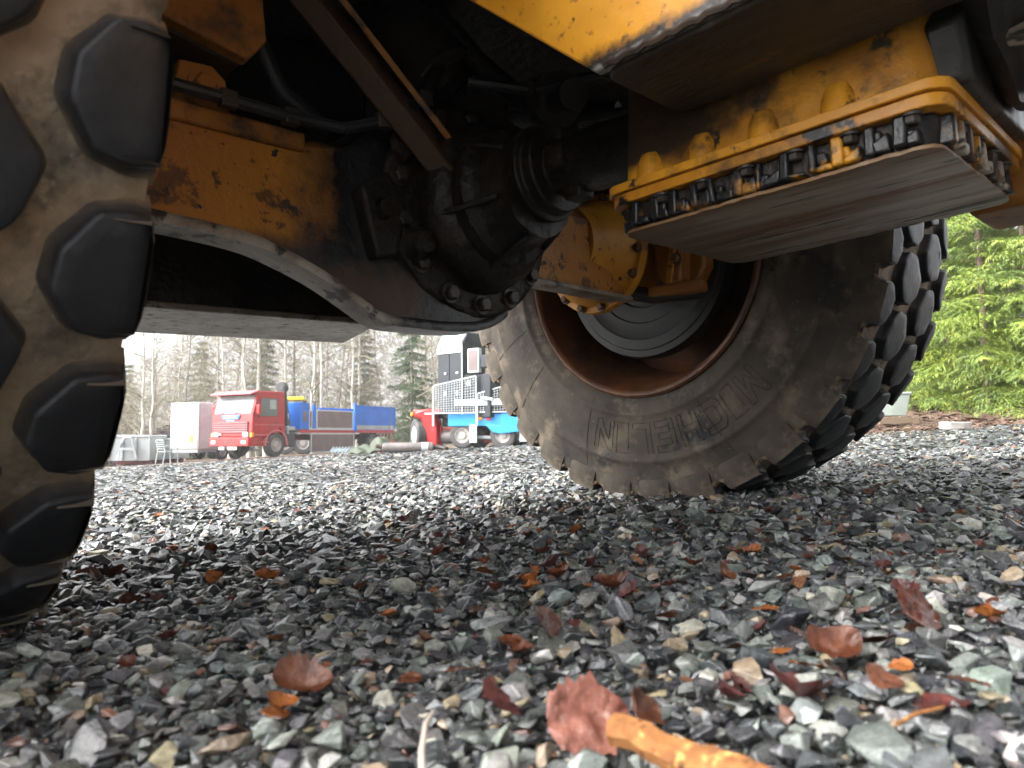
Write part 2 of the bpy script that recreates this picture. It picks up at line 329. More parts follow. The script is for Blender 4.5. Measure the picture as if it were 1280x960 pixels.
def raw_mesh(name, V, F, col=None, m='stone'):
    me = bpy.data.meshes.new(name); me.vertices.add(len(V)); me.vertices.foreach_set('co', V.astype(np.float32).ravel())
    k = F.shape[1]; me.loops.add(F.size); me.loops.foreach_set('vertex_index', F.astype(np.int32).ravel())
    me.polygons.add(len(F)); me.polygons.foreach_set('loop_start', np.arange(0, F.size, k, dtype=np.int32))
    try: me.polygons.foreach_set('loop_total', np.full(len(F), k, np.int32))
    except Exception: pass
    if col is not None:
        a = me.attributes.new('tone', 'FLOAT_COLOR', 'POINT'); a.data.foreach_set('color', np.concatenate([col, np.ones((len(col), 1))], 1).astype(np.float32).ravel())
    me.polygons.foreach_set('use_smooth', np.zeros(len(F), bool)); me.materials.append(MATS[m]); me.update(calc_edges=True); return me
w1 = lambda y: np.maximum(y, 0) * .78 + .45
w2 = lambda y: np.maximum(y, 0) * .78 + 1.0
P1, S1 = scatter(.18, 1.25, .0135, -.012, .001, .0070, .0120, w1)
P2, S2 = scatter(.18, 1.25, .030, -.001, .008, .009, .0155, w1)
P3, S3 = scatter(1.25, 4.0, .0185, -.011, .002, .010, .0155, w1)
P4, S4 = scatter(1.25, 4.0, .045, .001, .009, .012, .018, w1)
P5, S5 = scatter(4.0, 9.0, .044, -.010, .002, .022, .030, w2)
P6, S6 = scatter(9.0, 26.0, .105, -.014, -.002, .040, .055, w2)
# the 300 stones that show largest are parts of the yard, one object each
allP = np.concatenate([P1, P2]); allS = np.concatenate([S1, S2])
vis = (np.abs(allP[:, 0]) < allP[:, 1] * .72) & (allP[:, 1] > .42)
score = np.where(vis, allS / np.hypot(allP[:, 1], CAM_H) * (1 + 25 * np.clip(allP[:, 2], -.01, .02)), 0)
big = np.argsort(-score)[:300]; rest = np.ones(len(allP), bool); rest[big] = False
for i in big:
    V, F = NEAR[int(RNG.integers(0, len(NEAR)))]
    R = rotm(1, .35)[0] * allS[i]
    me = raw_mesh('stone', V @ R.T, F, np.repeat(tones(1), len(V), 0)); o = add_obj('stone', me, yard); o.location = allP[i]
def stuff(name, me, label, cat, mw=Y2W):
    o = add_obj(name, me); o.matrix_world = mw; return tag(o, label, cat, kind='stuff')
near = merged(NEAR, allP[rest], allS[rest], .27, 'gravel'); stuff('gravel', near, 'crushed grey stone covering the yard close to the camera', 'gravel')
stuff('gravel', merged(MID, np.concatenate([P3, P4]), np.concatenate([S3, S4]), .17, 'gravel'), 'crushed grey stone around the big yellow machine wheel', 'gravel')
PF, SF = scatter(.30, 1.6, .0125, -.010, -.001, .0035, .0058, w1)
stuff('gravel_fines', merged(FAR, PF, SF, .6, 'gravel_fines'), 'fine stone chips between the crushed stones near the camera', 'gravel')
stuff('gravel', merged([(V * np.array([1, 1, .6]), F) for V, F in FAR], np.concatenate([P5, P6]), np.concatenate([S5, S6]), .10, 'gravel'), 'pale wet crushed stone reaching back to the parked vehicles', 'gravel')

#print('TRI near', sum(len(o.data.polygons) for o in C.objects if o.name.startswith('gravel') and o.type=='MESH'))
# ================================================================== wheel loader
loader = empty('wheel_loader', LOADER, 'oily yellow wheel loader seen from beneath its axle between the tyres', 'wheel loader')
TR = 1.657; ZC = .72
U, Vv, Zz = Vector((1, 0, 0)), Vector((0, 1, 0)), Vector((0, 0, 1))
NP = 31
# ---- tyre: s runs along the axle from the inner shoulder (0) to the outer one, radius about the axle
TW = .47
side = [(.714, .004), (.69, -.002), (.665, -.010), (.640, -.016), (.622, -.020), (.619, -.023), (.608, -.024), (.604, -.0215), (.58, -.0255), (.54, -.0285), (.505, -.0285), (.480, -.0265), (.476, -.0295), (.466, -.029), (.462, -.0255), (.445, -.022), (.425, -.014), (.415, -.006), (.405, .02)]
def side_s(r):
    for (r1, s1), (r2, s2) in zip(side, side[1:]):
        if r2 <= r <= r1: return s1 + (s2 - s1) * (r1 - r) / (r1 - r2)
    return 0
def tyre_mesh():
    mb = MB(); prof = [(s, r) for r, s in reversed(side)] + [(.03, .718), (TW / 2, .721), (TW - .03, .718)] + [(TW - s, r) for r, s in side]
    mb.lathe(prof, (0, 0, 0), U, 124)
    me = mb.mesh('tyre', ['rubber_side', 'rubber_groove'], 50)
    for p in me.polygons:
        r = math.hypot(p.center.y, p.center.z)
        if r > .709: p.material_index = 1
    return me
def cyl(s, t, r):   # tread coordinates: s along axle, t angle
    return Vector((s, r * math.cos(t), r * math.sin(t)))
def chaikin(pts, k=1):
    for _ in range(k):
        out = []
        for a_, b_ in zip(pts, pts[1:] + pts[:1]): out += [(a_[0] * .90 + b_[0] * .10, a_[1] * .90 + b_[1] * .10), (a_[0] * .10 + b_[0] * .90, a_[1] * .10 + b_[1] * .90)]
        pts = out
    return pts
def lug_mesh(pts, r0=.711, r1=.745, seed=0):
    """pts = [(s, t-metres)] outline; curved root, worn uneven top"""
    pts = chaikin(list(pts), 2); cx = sum(p[0] for p in pts) / len(pts); cy = sum(p[1] for p in pts) / len(pts)
    crown = lambda s_: -.010 * ((s_ - TW / 2) / (TW / 2)) ** 4
    rows = [(.019, r0 - .004, 0), (.011, r0 + .004, 0), (.005, r0 + .010, 0), (.002, r0 + .018, .5), (.0015, r1 - .006, 1), (.0, r1 - .0015, 1), (-.003, r1, 1), (-.022, r1 + .0003, 1)]
    mb = MB(); n = len(pts)
    for q, (k, r, cw) in enumerate(rows):
        for s_, t_ in pts:
            d = math.hypot(s_ - cx, t_ - cy); f = max(.05, 1 + k / d); ss = cx + (s_ - cx) * f; tt = cy + (t_ - cy) * f
            if q < 4: ss = max(ss, -.001) if cx < TW / 2 else min(ss, TW + .001)
            nz = mnoise.noise(Vector((ss * 42 + seed * 7, tt * 42, r * 30))) * .0030 if q > 1 else 0
            mb.v.append(cyl(ss + nz * .6, (tt + nz) / .745, r + crown(ss) * cw + nz))
    for a_ in range(len(rows) - 1):
        for k in range(n): mb.f.append([a_ * n + k, a_ * n + (k + 1) % n, (a_ + 1) * n + (k + 1) % n, (a_ + 1) * n + k]); mb.mi.append(0)
    mb.f.append([(len(rows) - 1) * n + k for k in range(n)]); mb.mi.append(0)
    return mb.mesh('lug', 'rubber_lug', 60)
PT = 2 * PI * .745 / NP   # pitch in metres
h_ = PT * .385
lugA = lug_mesh([(.002, -h_ * .92), (.002, h_ * .92), (.022, h_), (.043, h_ * .93), (.068, h_ * .36), (.072, -h_ * .25), (.052, -h_ * .85), (.026, -h_)])
lugB = lug_mesh([(.086, h_ * .15), (.100, -h_ * .62), (.132, -h_ * 1.10), (.180, -h_ * 1.02), (.222, h_ * .0), (.210, h_ * .72), (.172, h_ * 1.14), (.118, h_ * 1.0)])
def mirror_lug(pts): return [(TW - s_, t_) for s_, t_ in pts][::-1]
lugC = lug_mesh(mirror_lug([(.086, h_ * .15), (.100, -h_ * .62), (.132, -h_ * 1.10), (.180, -h_ * 1.02), (.222, h_ * .0), (.210, h_ * .72), (.172, h_ * 1.14), (.118, h_ * 1.0)]))
lugD = lug_mesh(mirror_lug([(.002, -h_ * .92), (.002, h_ * .92), (.022, h_), (.043, h_ * .93), (.068, h_ * .36), (.072, -h_ * .25), (.052, -h_ * .85), (.026, -h_)]))
# shoulder flank of each inner lug, wrapping down the sidewall
def flank_mesh():
    mb = MB(); hw = h_ * .93; n = 6; rows = [(.741, .001), (.728, -.0035), (.706, -.0085), (.686, -.0115), (.668, -.0105)]
    for r, s_ in rows:
        for k in range(n + 1):
            x = -1 + 2 * k / n; wd = hw * (.92 if r > .738 else 1 if r > .69 else 1.06)
            mb.v.append(cyl(s_ + .004 * abs(x) ** 5, x * wd / .745, r))
    for i in range(len(rows) - 1):
        for k in range(n): a_ = i * (n + 1) + k; mb.f.append([a_, a_ + 1, a_ + n + 2, a_ + n + 1]); mb.mi.append(0)
    for i in range(len(rows) - 1):
        for k in (0, n):
            a_ = i * (n + 1) + k; b_ = len(mb.v); mb.v += [mb.v[a_] + U * .03, mb.v[a_ + n + 1] + U * .03]; mb.f.append([a_, a_ + n + 1, b_ + 1, b_]); mb.mi.append(0)
    return mb.mesh('shoulder_flank', 'rubber_side', 40)
flank = flank_mesh()
tyre = tyre_mesh()
def rim_mesh():
    mb = MB()
    mb.lathe([(-.012, .398), (-.020, .404), (-.022, .412), (-.017, .419), (-.004, .421), (.012, .412), (.02, .404), (.02, .385), (.06, .372), (.16, .352), (.26, .345), (.30, .335), (.31, .25), (.31, .16), (.325, .15), (.325, .0005)], (0, 0, 0), U, 96)
    mb.lathe([(-.012, .398), (.03, .378), (.16, .342), (.25, .335), (.28, .30), (.29, .15)], (0, 0, 0), U, 96)
    return mb.mesh('wheel', 'rim_rust', 40)
rim = rim_mesh()
def disc_mesh():
    mb = MB(); mb.lathe([(.05, .06), (.045, .135), (.035, .14), (.032, .185), (.028, .189), (.027, .235), (.024, .240), (.024, .270), (.027, .273), (.028, .292), (.045, .298), (.075, .298), (.08, .10), (.31, .10)], (0, 0, 0), U, 96)
    return mb.mesh('brake_disc', 'disc_dark', 30)
disc = disc_mesh()
def wheel(u0, sgn, phase, label):
    m = Matrix.Translation((u0, 0, ZC)) @ (Matrix.Rotation(PI, 4, 'Z') if sgn < 0 else Matrix.Identity(4))
    wh = add_obj('wheel', rim, loader, m); wh['label'] = label
    add_obj('tyre', tyre, wh); add_obj('brake_disc', disc, wh)
    for k in range(NP):
        a = phase + 2 * PI * k / NP
        for me, off in ((lugA, 0), (lugB, .5), (lugC, 0), (lugD, .5)):
            add_obj('lug', me, wh, Matrix.Rotation(a + off * 2 * PI / NP, 4, 'X'))
        add_obj('shoulder_flank', flank, wh, Matrix.Rotation(a, 4, 'X'))
    return wh
ND = math.radians(-84.9)            # a gap in the inner shoulder of the far wheel
wr = wheel(TR / 2, 1, ND + PI / NP, 'far wheel, brown rusty rim and dusty sidewall with raised lettering')
wl = wheel(-TR / 2, -1, math.radians(180) - (-2.8282) + 0.0, 'near wheel showing mud caked between dark tread blocks')
def far_axle_wheel(u0, sgn):        # the other axle, unseen behind the camera, added to block light: tread blocks joined
    wh = add_obj('wheel', rim, loader, Matrix.Translation((u0, -2.85, ZC)) @ (Matrix.Rotation(PI, 4, 'Z') if sgn < 0 else Matrix.Identity(4))); add_obj('tyre', tyre, wh)
    add_obj('tread', TREAD, wh)['kind'] = 'stuff'
_v, _f = [], []
for k in range(NP):
    for me, off in ((lugA, 0), (lugB, .5), (lugC, 0), (lugD, .5)):
        R = Matrix.Rotation(2 * PI * (k + off) / NP, 3, 'X'); b = len(_v); _v += [R @ v_.co for v_ in me.vertices]; _f += [[b + i for i in p_.vertices] for p_ in me.polygons]
TREAD = bpy.data.meshes.new('tread'); TREAD.from_pydata(_v, [], _f); TREAD.materials.append(MATS['rubber_lug'])
far_axle_wheel(-TR / 2, -1); far_axle_wheel(TR / 2, 1)
# ---- raised lettering on the far sidewall, tops outwards
OUT = {'M': [[(0, 0), (.22, 0), (.22, .55), (.5, .1), (.78, .55), (.78, 0), (1, 0), (1, 1), (.78, 1), (.5, .5), (.22, 1), (0, 1), (0, 0)]],
       'I': [[(.3, 0), (.7, 0), (.7, 1), (.3, 1), (.3, 0)]],
       'C': [[(1, .22), (.35, .22), (.25, .32), (.25, .68), (.35, .78), (1, .78), (1, 1), (.2, 1), (0, .8), (0, .2), (.2, 0), (1, 0), (1, .22)]],
       'H': [[(0, 0), (.25, 0), (.25, .4), (.75, .4), (.75, 0), (1, 0), (1, 1), (.75, 1), (.75, .6), (.25, .6), (.25, 1), (0, 1), (0, 0)]],
       'E': [[(0, 0), (1, 0), (1, .2), (.25, .2), (.25, .4), (.85, .4), (.85, .6), (.25, .6), (.25, .8), (1, .8), (1, 1), (0, 1), (0, 0)]],
       'L': [[(0, 0), (1, 0), (1, .2), (.25, .2), (.25, 1), (0, 1), (0, 0)]],
       'N': [[(0, 0), (.22, 0), (.22, .65), (.78, 0), (1, 0), (1, 1), (.78, 1), (.78, .35), (.22, 1), (0, 1), (0, 0)]]}
def sw(r, t, e=0.): return Vector((side_s(r) - e, r * math.cos(t), r * math.sin(t)))
t = math.radians(-134.5); step = math.radians(8.9)
for ch in 'MICHELIN':
    wd = step * (.5 if ch == 'I' else .80); mb = MB()
    for pl in OUT[ch]:
        pts = []
        for (x1, y1), (x2, y2) in zip(pl, pl[1:]):
            for k in range(4): pts.append((x1 + (x2 - x1) * k / 4, y1 + (y2 - y1) * k / 4))
        pts.append(pl[-1])
        mb.tube([sw(.497 + .092 * y, t + (x if ch != 'I' else (x - .3) / .4) * wd, .0002) for x, y in pts], .0016, 4)
    mb.build('raised_letter', 'rubber_side', wr); t += step * (.68 if ch == 'I' else 1.0)
for a in (-68, -115, -38, -150, -20):                # mould seams across the sidewall
    mb = MB(); mb.tube([sw(r, math.radians(a) + (.6 - r) * .25, .0) for r in np.linspace(.66, .44, 12)], .0016, 4); mb.build('mould_seam', 'rubber_side', wr)

# ---- axle housing
ST = [(-.80, .60, .78, .10), (-.64, .595, .78, .10), (-.49, .583, .775, .10), (-.41, .562, .775, .10), (-.335, .530, .785, .105), (-.275, .495, .80, .11), (-.215, .458, .85, .12), (-.15, .452, .89, .125), (-.06, .450, .92, .13), (.03, .458, .92, .13), (.10, .486, .90, .125), (.16, .530, .86, .115), (.215, .578, .82, .10), (.30, .585, .79, .10), (.64, .575, .78, .10)]
def loft(st, fz):
    mb = MB(); n = 8
    for s_ in st: mb.v += fz(*s_)
    for i in range(len(st) - 1):
        for k in range(n): mb.f.append([i * n + k, i * n + (k + 1) % n, (i + 1) * n + (k + 1) % n, (i + 1) * n + k]); mb.mi.append(0)
    mb.f.append(list(range(n))[::-1]); mb.f.append([(len(st) - 1) * n + k for k in range(n)]); mb.mi += [0, 0]; return mb
def sect(u, zb, zt, hv):
    c = .018; return [Vector((u, -hv, zb)), Vector((u, -hv + .05, zb)), Vector((u, -hv + .075, zb + .03)), Vector((u, hv, zb + .10)), Vector((u, hv - c, zt)), Vector((u, -hv + c, zt)), Vector((u, -hv, zt - c)), Vector((u, -hv, zb + c))]
def fine(st, k=4):
    out = []
    for i in range(len(st) - 1):
        p0, p1, p2, p3 = [np.array(st[min(max(i + d, 0), len(st) - 1)]) for d in (-1, 0, 1, 2)]
        for j in range(k):
            x = j / k; out.append(tuple(.5 * (2 * p1 + (p2 - p0) * x + (2 * p0 - 5 * p1 + 4 * p2 - p3) * x ** 2 + (3 * p1 - p0 - 3 * p2 + p3) * x ** 3)))
    return out + [st[-1]]
STF = fine(ST)
def rough(mb, amp, fr):
    for v_ in mb.v:
        n_ = mnoise.noise_vector(v_ * fr) * amp + mnoise.noise_vector(v_ * fr * 3.1) * amp * .4; v_ += n_
    return mb
def dense(prof, st=.012):
    out = []
    for (a1, r1), (a2, r2) in zip(prof, prof[1:]):
        n = max(1, int(math.hypot(a2 - a1, r2 - r1) / st)); out += [(a1 + (a2 - a1) * k / n, r1 + (r2 - r1) * k / n) for k in range(n)]
    return out + [prof[-1]]
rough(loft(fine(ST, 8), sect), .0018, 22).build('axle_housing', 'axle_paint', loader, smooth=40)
mat('lip_stained', (.46, .39, .31), .38, spec=.7, col2=(.13, .095, .065), scale=10, bump=.004, bscale=50, dirt=[((.04, .03, .025), 16, .54, .60, .5)], grads=[([('x', -.26, -.16, .18, 12)], (.012, .011, .011), .35)])
lip = [s for s in STF if s[0] <= .12]
loft(lip, lambda u, zb, zt, hv: [Vector((u, -hv - .014, zb - .020)), Vector((u, -hv + .050, zb - .020)), Vector((u, -hv + .056, zb - .015)), Vector((u, -hv + .056, zb - .003)), Vector((u, -hv + .050, zb + .001)), Vector((u, -hv - .010, zb + .001)), Vector((u, -hv - .014, zb - .003)), Vector((u, -hv - .016, zb - .012))]).build('axle_bottom_flange', 'lip_stained', loader, smooth=40)
lipr = [s for s in STF if s[0] >= .19]
loft(lipr, lambda u, zb, zt, hv: [Vector((u, -hv - .010, zb - .012)), Vector((u, -hv + .05, zb - .012)), Vector((u, -hv + .054, zb - .01)), Vector((u, -hv + .054, zb - .003)), Vector((u, -hv + .05, zb + .001)), Vector((u, -hv - .006, zb + .001)), Vector((u, -hv - .01, zb - .003)), Vector((u, -hv - .011, zb - .008))]).build('axle_bottom_flange', 'lip_mud', loader, smooth=40)
# top rail and lug with its bolt on the near arm
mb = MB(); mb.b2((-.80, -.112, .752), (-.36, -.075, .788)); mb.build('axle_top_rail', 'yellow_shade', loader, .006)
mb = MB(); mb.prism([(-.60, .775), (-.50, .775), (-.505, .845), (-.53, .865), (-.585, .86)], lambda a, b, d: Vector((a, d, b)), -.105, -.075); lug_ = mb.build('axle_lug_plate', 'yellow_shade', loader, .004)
def bolt(p, axis, r, L, m, parent, name='bolt'):
    axis = Vector(axis).normalized(); x, y = frame(axis); p = Vector(p); mb = MB()
    mb.lathe([(0, r * 1.55), (L * .25, r * 1.5), (L * .28, r * .9)], p, axis, 14)
    n = 6; ring = lambda t, k: [p + axis * t + (x * math.cos(2 * PI * i / n) + y * math.sin(2 * PI * i / n)) * r * k for i in range(n)]
    mb.poly(ring(L * .2, 1.12) + ring(L * .85, 1.12) + ring(L, .92), *[(i, (i + 1) % 6, 6 + (i + 1) % 6, 6 + i) for i in range(6)], *[(6 + i, 6 + (i + 1) % 6, 12 + (i + 1) % 6, 12 + i) for i in range(6)], tuple(range(12, 18)))
    return mb.build(name, m, parent, smooth=30)
bolt((-.548, -.105, .822), -Vv, .017, .022, 'yellow_shade', lug_)
# end flange of the far arm, bolts facing back along the axle
mb = MB(); mb.lathe([(-.14, .115), (-.06, .125), (-.012, .150), (0, .152), (0, .170), (.028, .172), (.034, .15), (.06, .13), (.20, .12)], (.615, 0, .715), U, 56)
mb.lathe([(-.14, .0005), (-.14, .115)], (.615, 0, .715), U, 56)
fl = mb.build('axle_end_flange', 'yellow', loader, .003)
for k in range(14):
    a = 2 * PI * k / 14 + .1; bolt((.615, .158 * math.cos(a), .715 + .158 * math.sin(a)), -U, .0095, .016, 'bolt_rust', fl)
# ---- differential
DO = Vector((.03, 0, .70))
mb = MB(); mb.lathe(dense([(.05, .232), (.13, .232), (.136, .226), (.138, .185), (.150, .178), (.19, .172), (.215, .158), (.222, .140), (.250, .136), (.258, .118), (.30, .104), (.33, .100), (.335, .0005)]), DO, -Vv, 96)
rough(mb, .0042, 26); dif = mb.build('differential_housing', 'oil_black', loader, smooth=50)
for k in range(14):
    a = 2 * PI * k / 14 - PI / 2 + .03; bolt(DO + Vector((.206 * math.cos(a), -.136, .206 * math.sin(a))), -Vv, .0145, .020, 'bolt_dark', dif)
for k in range(6):                                   # cast ribs on the cone
    a = 2 * PI * k / 6 + .3; d = Vector((math.cos(a), 0, math.sin(a))); mb = MB(); mb.bar(DO + d * .165 - Vv * .16, DO + d * .095 - Vv * .31, .014, .03, d); mb.build('cast_rib', 'oil_black', dif, .004)
mb = MB(); PO = Vector((.04, -.33, .725)); mb.lathe([(0, .095), (.02, .098), (.025, .085), (.05, .085), (.055, .055), (.09, .052)], PO, -Vv, 40); pin = mb.build('pinion_flange', 'oil_black', loader, .003)
mb = MB(); mb.tube([(.04, -.40, .725), (.04, -.46, .72), (.035, -.60, .705), (.03, -.70, .695)], [.045, .06, .06, .06], 20); sh = mb.build('drive_shaft', 'oil_black', loader)
mb = MB(); mb.bar((-.035, -.425, .722), (.115, -.425, .722), .045, .045); mb.bar((.04, -.425, .65), (.04, -.425, .795), .045, .045); mb.build('universal_joint', 'oil_black', sh, .008)
# ---- brake caliper on the far hub
cal = MB().prism([(-.12, .80), (-.12, .60), (-.15, .565), (-.24, .575), (-.285, .64), (-.28, .74), (-.22, .82)], lambda a, b, d: Vector((d, a, b)), .735, .79)
cal.prism([(-.15, .77), (-.17, .62), (-.20, .59), (-.24, .60), (-.25, .70), (-.22, .78)], lambda a, b, d: Vector((d, a, b)), .68, .736)
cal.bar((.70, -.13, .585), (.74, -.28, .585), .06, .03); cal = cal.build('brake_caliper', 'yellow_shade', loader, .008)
MB().bar((.69, -.205, .60), (.69, -.235, .74), .02, .03).build('caliper_rib', 'yellow', cal, .004)
bolt((.72, -.165, .600), (-1, -.35, 0), .016, .028, 'bolt_rust', cal); bolt((.68, -.235, .66), -U, .011, .02, 'bolt_rust', cal)
mb = MB(); mb.tube([(.66, -.06, .60), (.70, -.14, .575), (.78, -.24, .58)], .022, 10); mb.build('caliper_arm', 'oil_brown', cal)

# ---- gearbox with its ribbed pan
G0, G1, H0, H1 = -.168, .21, -1.10, -.645
def rrect(u0, u1, v0, v1, r, n=4):
    out = []
    for cx, cy, a0 in ((u1 - r, v1 - r, 0), (u0 + r, v1 - r, PI / 2), (u0 + r, v0 + r, PI), (u1 - r, v0 + r, 1.5 * PI)):
        for k in range(n + 1): a = a0 + PI / 2 * k / n; out.append((cx + r * math.cos(a), cy + r * math.sin(a)))
    return out
flat = lambda a, b, d: Vector((a, b, d))
def frustum(p0, z0, p1, z1, mb=None):
    mb = mb or MB(); n = len(p0)
    return mb.poly([(a, b, z0) for a, b in p0] + [(a, b, z1) for a, b in p1], tuple(range(n))[::-1], tuple(range(n, 2 * n)), *[(i, (i + 1) % n, n + (i + 1) % n, n + i) for i in range(n)])
mb = frustum(rrect(G0 + .012, G1 - .012, H0 + .012, H1 - .012, .035), .566, rrect(G0 + .022, G1 - .03, H0 + .02, H1 - .03, .03), .80)
gb = mb.build('gearbox', 'case_yellow', loader, .006, 3)
mb = MB(); mb.prism(rrect(G0 - .006, G1 + .006, H0 - .006, H1 + .006, .03), flat, .5545, .5675); mb.build('gearbox_flange', 'yellow', gb, .0015)
mb = MB(); mb.prism(rrect(G0 - .002, G1 + .002, H0 - .002, H1 + .002, .03), flat, .538, .5525); mb.build('pan_flange', 'yellow_oily', gb, .0015)
pan = rough(frustum(rrect(G0 + .018, G1 - .016, H0 + .018, H1 - .016, .03, 8), .500, rrect(G0 + .014, G1 - .012, H0 + .014, H1 - .012, .03, 8), .538), .001, 40).build('pan', 'oil_black', gb, .003)
def resample(pl, st):
    out = []
    for (x1, y1), (x2, y2) in zip(pl, pl[1:] + pl[:1]):
        n = max(1, int(math.hypot(x2 - x1, y2 - y1) / st)); out += [(x1 + (x2 - x1) * k / n, y1 + (y2 - y1) * k / n) for k in range(n)]
    return out
rough(MB().prism(resample(rrect(G0 + .012, G1 - .010, H0 + .012, H1 - .010, .028), .007), flat, .4965, .5005), .0016, 70).build('bottom_plate', 'scraped_steel', gb)
rs = random.Random(5)
def pocket_run(p, q, out, n, mats):
    """ribs, webs and foot lumps proud of the pan wall from p to q, facing out"""
    p = Vector(p); q = Vector(q); d = (q - p).normalized(); L = (q - p).length; out = Vector(out)
    def blk(t0, t1, z0, z1, dep, m, name, dz=0., bev=.003):
        a_ = p + d * t0; b_ = p + d * t1; pts = [a_ - out * .012, b_ - out * .012, b_ + out * dep, a_ + out * dep]; sk = rs.uniform(-.003, .003)
        mb = MB(); mb.poly([(x.x, x.y, z0) for x in pts] + [(x.x + d.x * sk, x.y + d.y * sk, z1 + (dz if i_ in (1, 2) else 0)) for i_, x in enumerate(pts)], (3, 2, 1, 0), (4, 5, 6, 7), (0, 1, 5, 4), (1, 2, 6, 5), (2, 3, 7, 6), (3, 0, 4, 7)); rough(mb, .0012, 60); mb.build(name, m, gb, bev)
    for k in range(n):
        t0 = L * (k + rs.uniform(.1, .3)) / n; w_ = rs.uniform(.006, .014); m = mats[k % len(mats)]
        blk(t0, t0 + w_, .503, .5375, rs.uniform(.008, .014), m, 'pan_rib')
        t1 = t0 + w_; t2 = L * (k + 1) / n; z_ = .503 + rs.uniform(.006, .014)
        blk(t1 - .001, min(t2 + .004, L), .5025, z_, rs.uniform(.006, .012), m, 'pan_foot', rs.uniform(-.004, .012))
        if rs.random() < .55: blk(t1, t1 + rs.uniform(.008, .016), z_ - .002, z_ + rs.uniform(.006, .014), .008, m, 'pan_web')
        if k % 2: bolt(p + d * (t1 + t2) / 2 + out * .004 + Vector((0, 0, .537)), -Zz, .008, .012, 'bolt_dark', gb, 'pan_bolt')
pocket_run((G0 + .014, H1 - .03, 0), (G0 + .014, H0 + .03, 0), (-1, 0, 0), 12, ['yellow_pan'])
pocket_run((G0 + .03, H0 + .014, 0), (G1 - .03, H0 + .014, 0), (0, -1, 0), 9, ['yellow_pan', 'scraped_steel', 'oil_brown'])
pocket_run((G1 - .03, H1 - .014, 0), (G0 + .03, H1 - .014, 0), (0, 1, 0), 8, ['yellow_pan'])
for v0 in (-.715, -.80, -.89, -.985):                # bolt bosses proud of the case above the flange
    mb = MB(); mb.lathe([(0, .024), (.022, .021), (.036, .015), (.040, .0005)], (G0 + .020, v0, .567), Zz, 20); mb.build('bolt_boss', 'yellow', gb, .002)
# cast end of the gearbox towards the articulation joint
mb = MB(); mb.lathe([(0, .20), (.03, .205), (.05, .235), (.065, .24), (.075, .215), (.20, .18), (.24, .12), (.40, .11)], (.03, -1.075, .815), -Vv, 64); rough(mb, .004, 20); bell = mb.build('gearbox_end_housing', 'oil_patchy', gb, smooth=50)
mb = MB()
for k in range(5):
    a = -2.55 + k * .5; d = Vector((math.cos(a), 0, math.sin(a))); mb = MB(); mb.bar(Vector((.03, -1.085, .815)) + d * .17, Vector((.03, -1.20, .815)) + d * .215, .016, .06, d); mb.build('cast_rib', 'scraped_steel' if k % 2 else 'oil_brown', bell, .004)
mb = MB(); mb.prism([(-.12, .568), (.16, .568), (.20, .66), (.10, .72), (-.06, .72), (-.14, .64)], lambda a, b, d: Vector((a, d, b)), -1.118, -1.074); rough(mb, .002, 30); mb.build('gearbox_end_plate', 'oil_patchy', gb, .010, 3)
for k, (ua, ub) in enumerate(((.21, .16), (.25, .24))):
    mb = MB(); mb.tube([(ua, -1.02, 1.14), (ua - .02, -1.10, 1.0), (ua + .01, -1.16, .86), (ub, -1.15, .72), (ub - .06, -1.10, .64)], .017, 12); mb.build('hydraulic_hose', 'hose_black', loader)
# ---- chassis
CH = [(-.776, .640), (-2.7, .640), (-2.7, 1.16), (-.20, 1.16)]
mb = MB(); mb.prism(CH, lambda a, b, d: Vector((d, a, b)), -.352, -.337); side_l = mb.build('chassis_side_plate', 'plate_yellow', loader, .003)
mb = MB(); mb.prism(rrect(-.345, -.172, -2.69, -.782, .022), flat, .634, .646); mb.build('chassis_bottom_plate', 'oil_patchy', loader, .003)
mb = MB(); mb.prism([(a - .004, b) for a, b in CH], lambda a, b, d: Vector((d, a, b)), -.175, -.160); mb.build('chassis_inner_plate', 'oil_brown', loader, .002)
mb = MB(); mb.prism([(-.79, .80), (-2.7, .80), (-2.7, 1.16), (-.20, 1.16)], lambda a, b, d: Vector((d, a, b)), .30, .42); mb.build('chassis_side_plate', 'oil_brown', loader, .004)
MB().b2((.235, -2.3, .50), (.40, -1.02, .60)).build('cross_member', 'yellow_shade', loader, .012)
# floor plates of the body overhead, tail weight behind the axle, struts
MB().b2((-.72, -3.1, 1.16), (.72, .70, 1.20)).build('body_floor_plate', 'oil_black', loader, .004)
mb = MB(); mb.prism([(-1.05, .20), (.0, .197), (.095, .505), (-1.05, .53)], flat, .498, .512); mb.build('belly_bottom_plate', 'belly_mud', loader, .004)
mb = MB(); mb.prism([(-1.02, .215), (-.005, .212), (.085, .495), (-1.02, .52)], flat, .5115, 1.16); mb.build('tail_box', 'oil_black', loader, .004)
mb = MB(); mb.b2((.06, .30, .80), (.72, .70, 1.16)); mb.build('tail_box', 'oil_black', loader, .006)
mb = MB(); mb.bar((-.385, -.115, 1.09), (-.045, -.175, .735), .13, .045, (.6, -.8, .2)); st = mb.build('strut', 'strut_brown', loader, .004)
mb = MB(); mb.bar((-.340, -.152, 1.09), (-.070, -.202, .80), .010, .012, (.6, -.8, .2)); mb.build('strut_lit_edge', 'yellow_shade', st, .002)  # lighter strip standing in for the light caught along the strut's edge
mb = MB(); mb.bar((-.20, .06, 1.14), (.18, -.02, .88), .16, .05, (.6, -.8, .2)); mb.build('strut', 'oil_brown', loader, .004)
mb = MB(); mb.prism([(-.66, .90), (-.49, .865), (-.455, .91), (-.47, 1.15), (-.70, 1.15)], lambda a, b, d: Vector((a, d, b)), -.16, -.13); br = mb.build('hanger_bracket', 'yellow_shade', loader, .005)
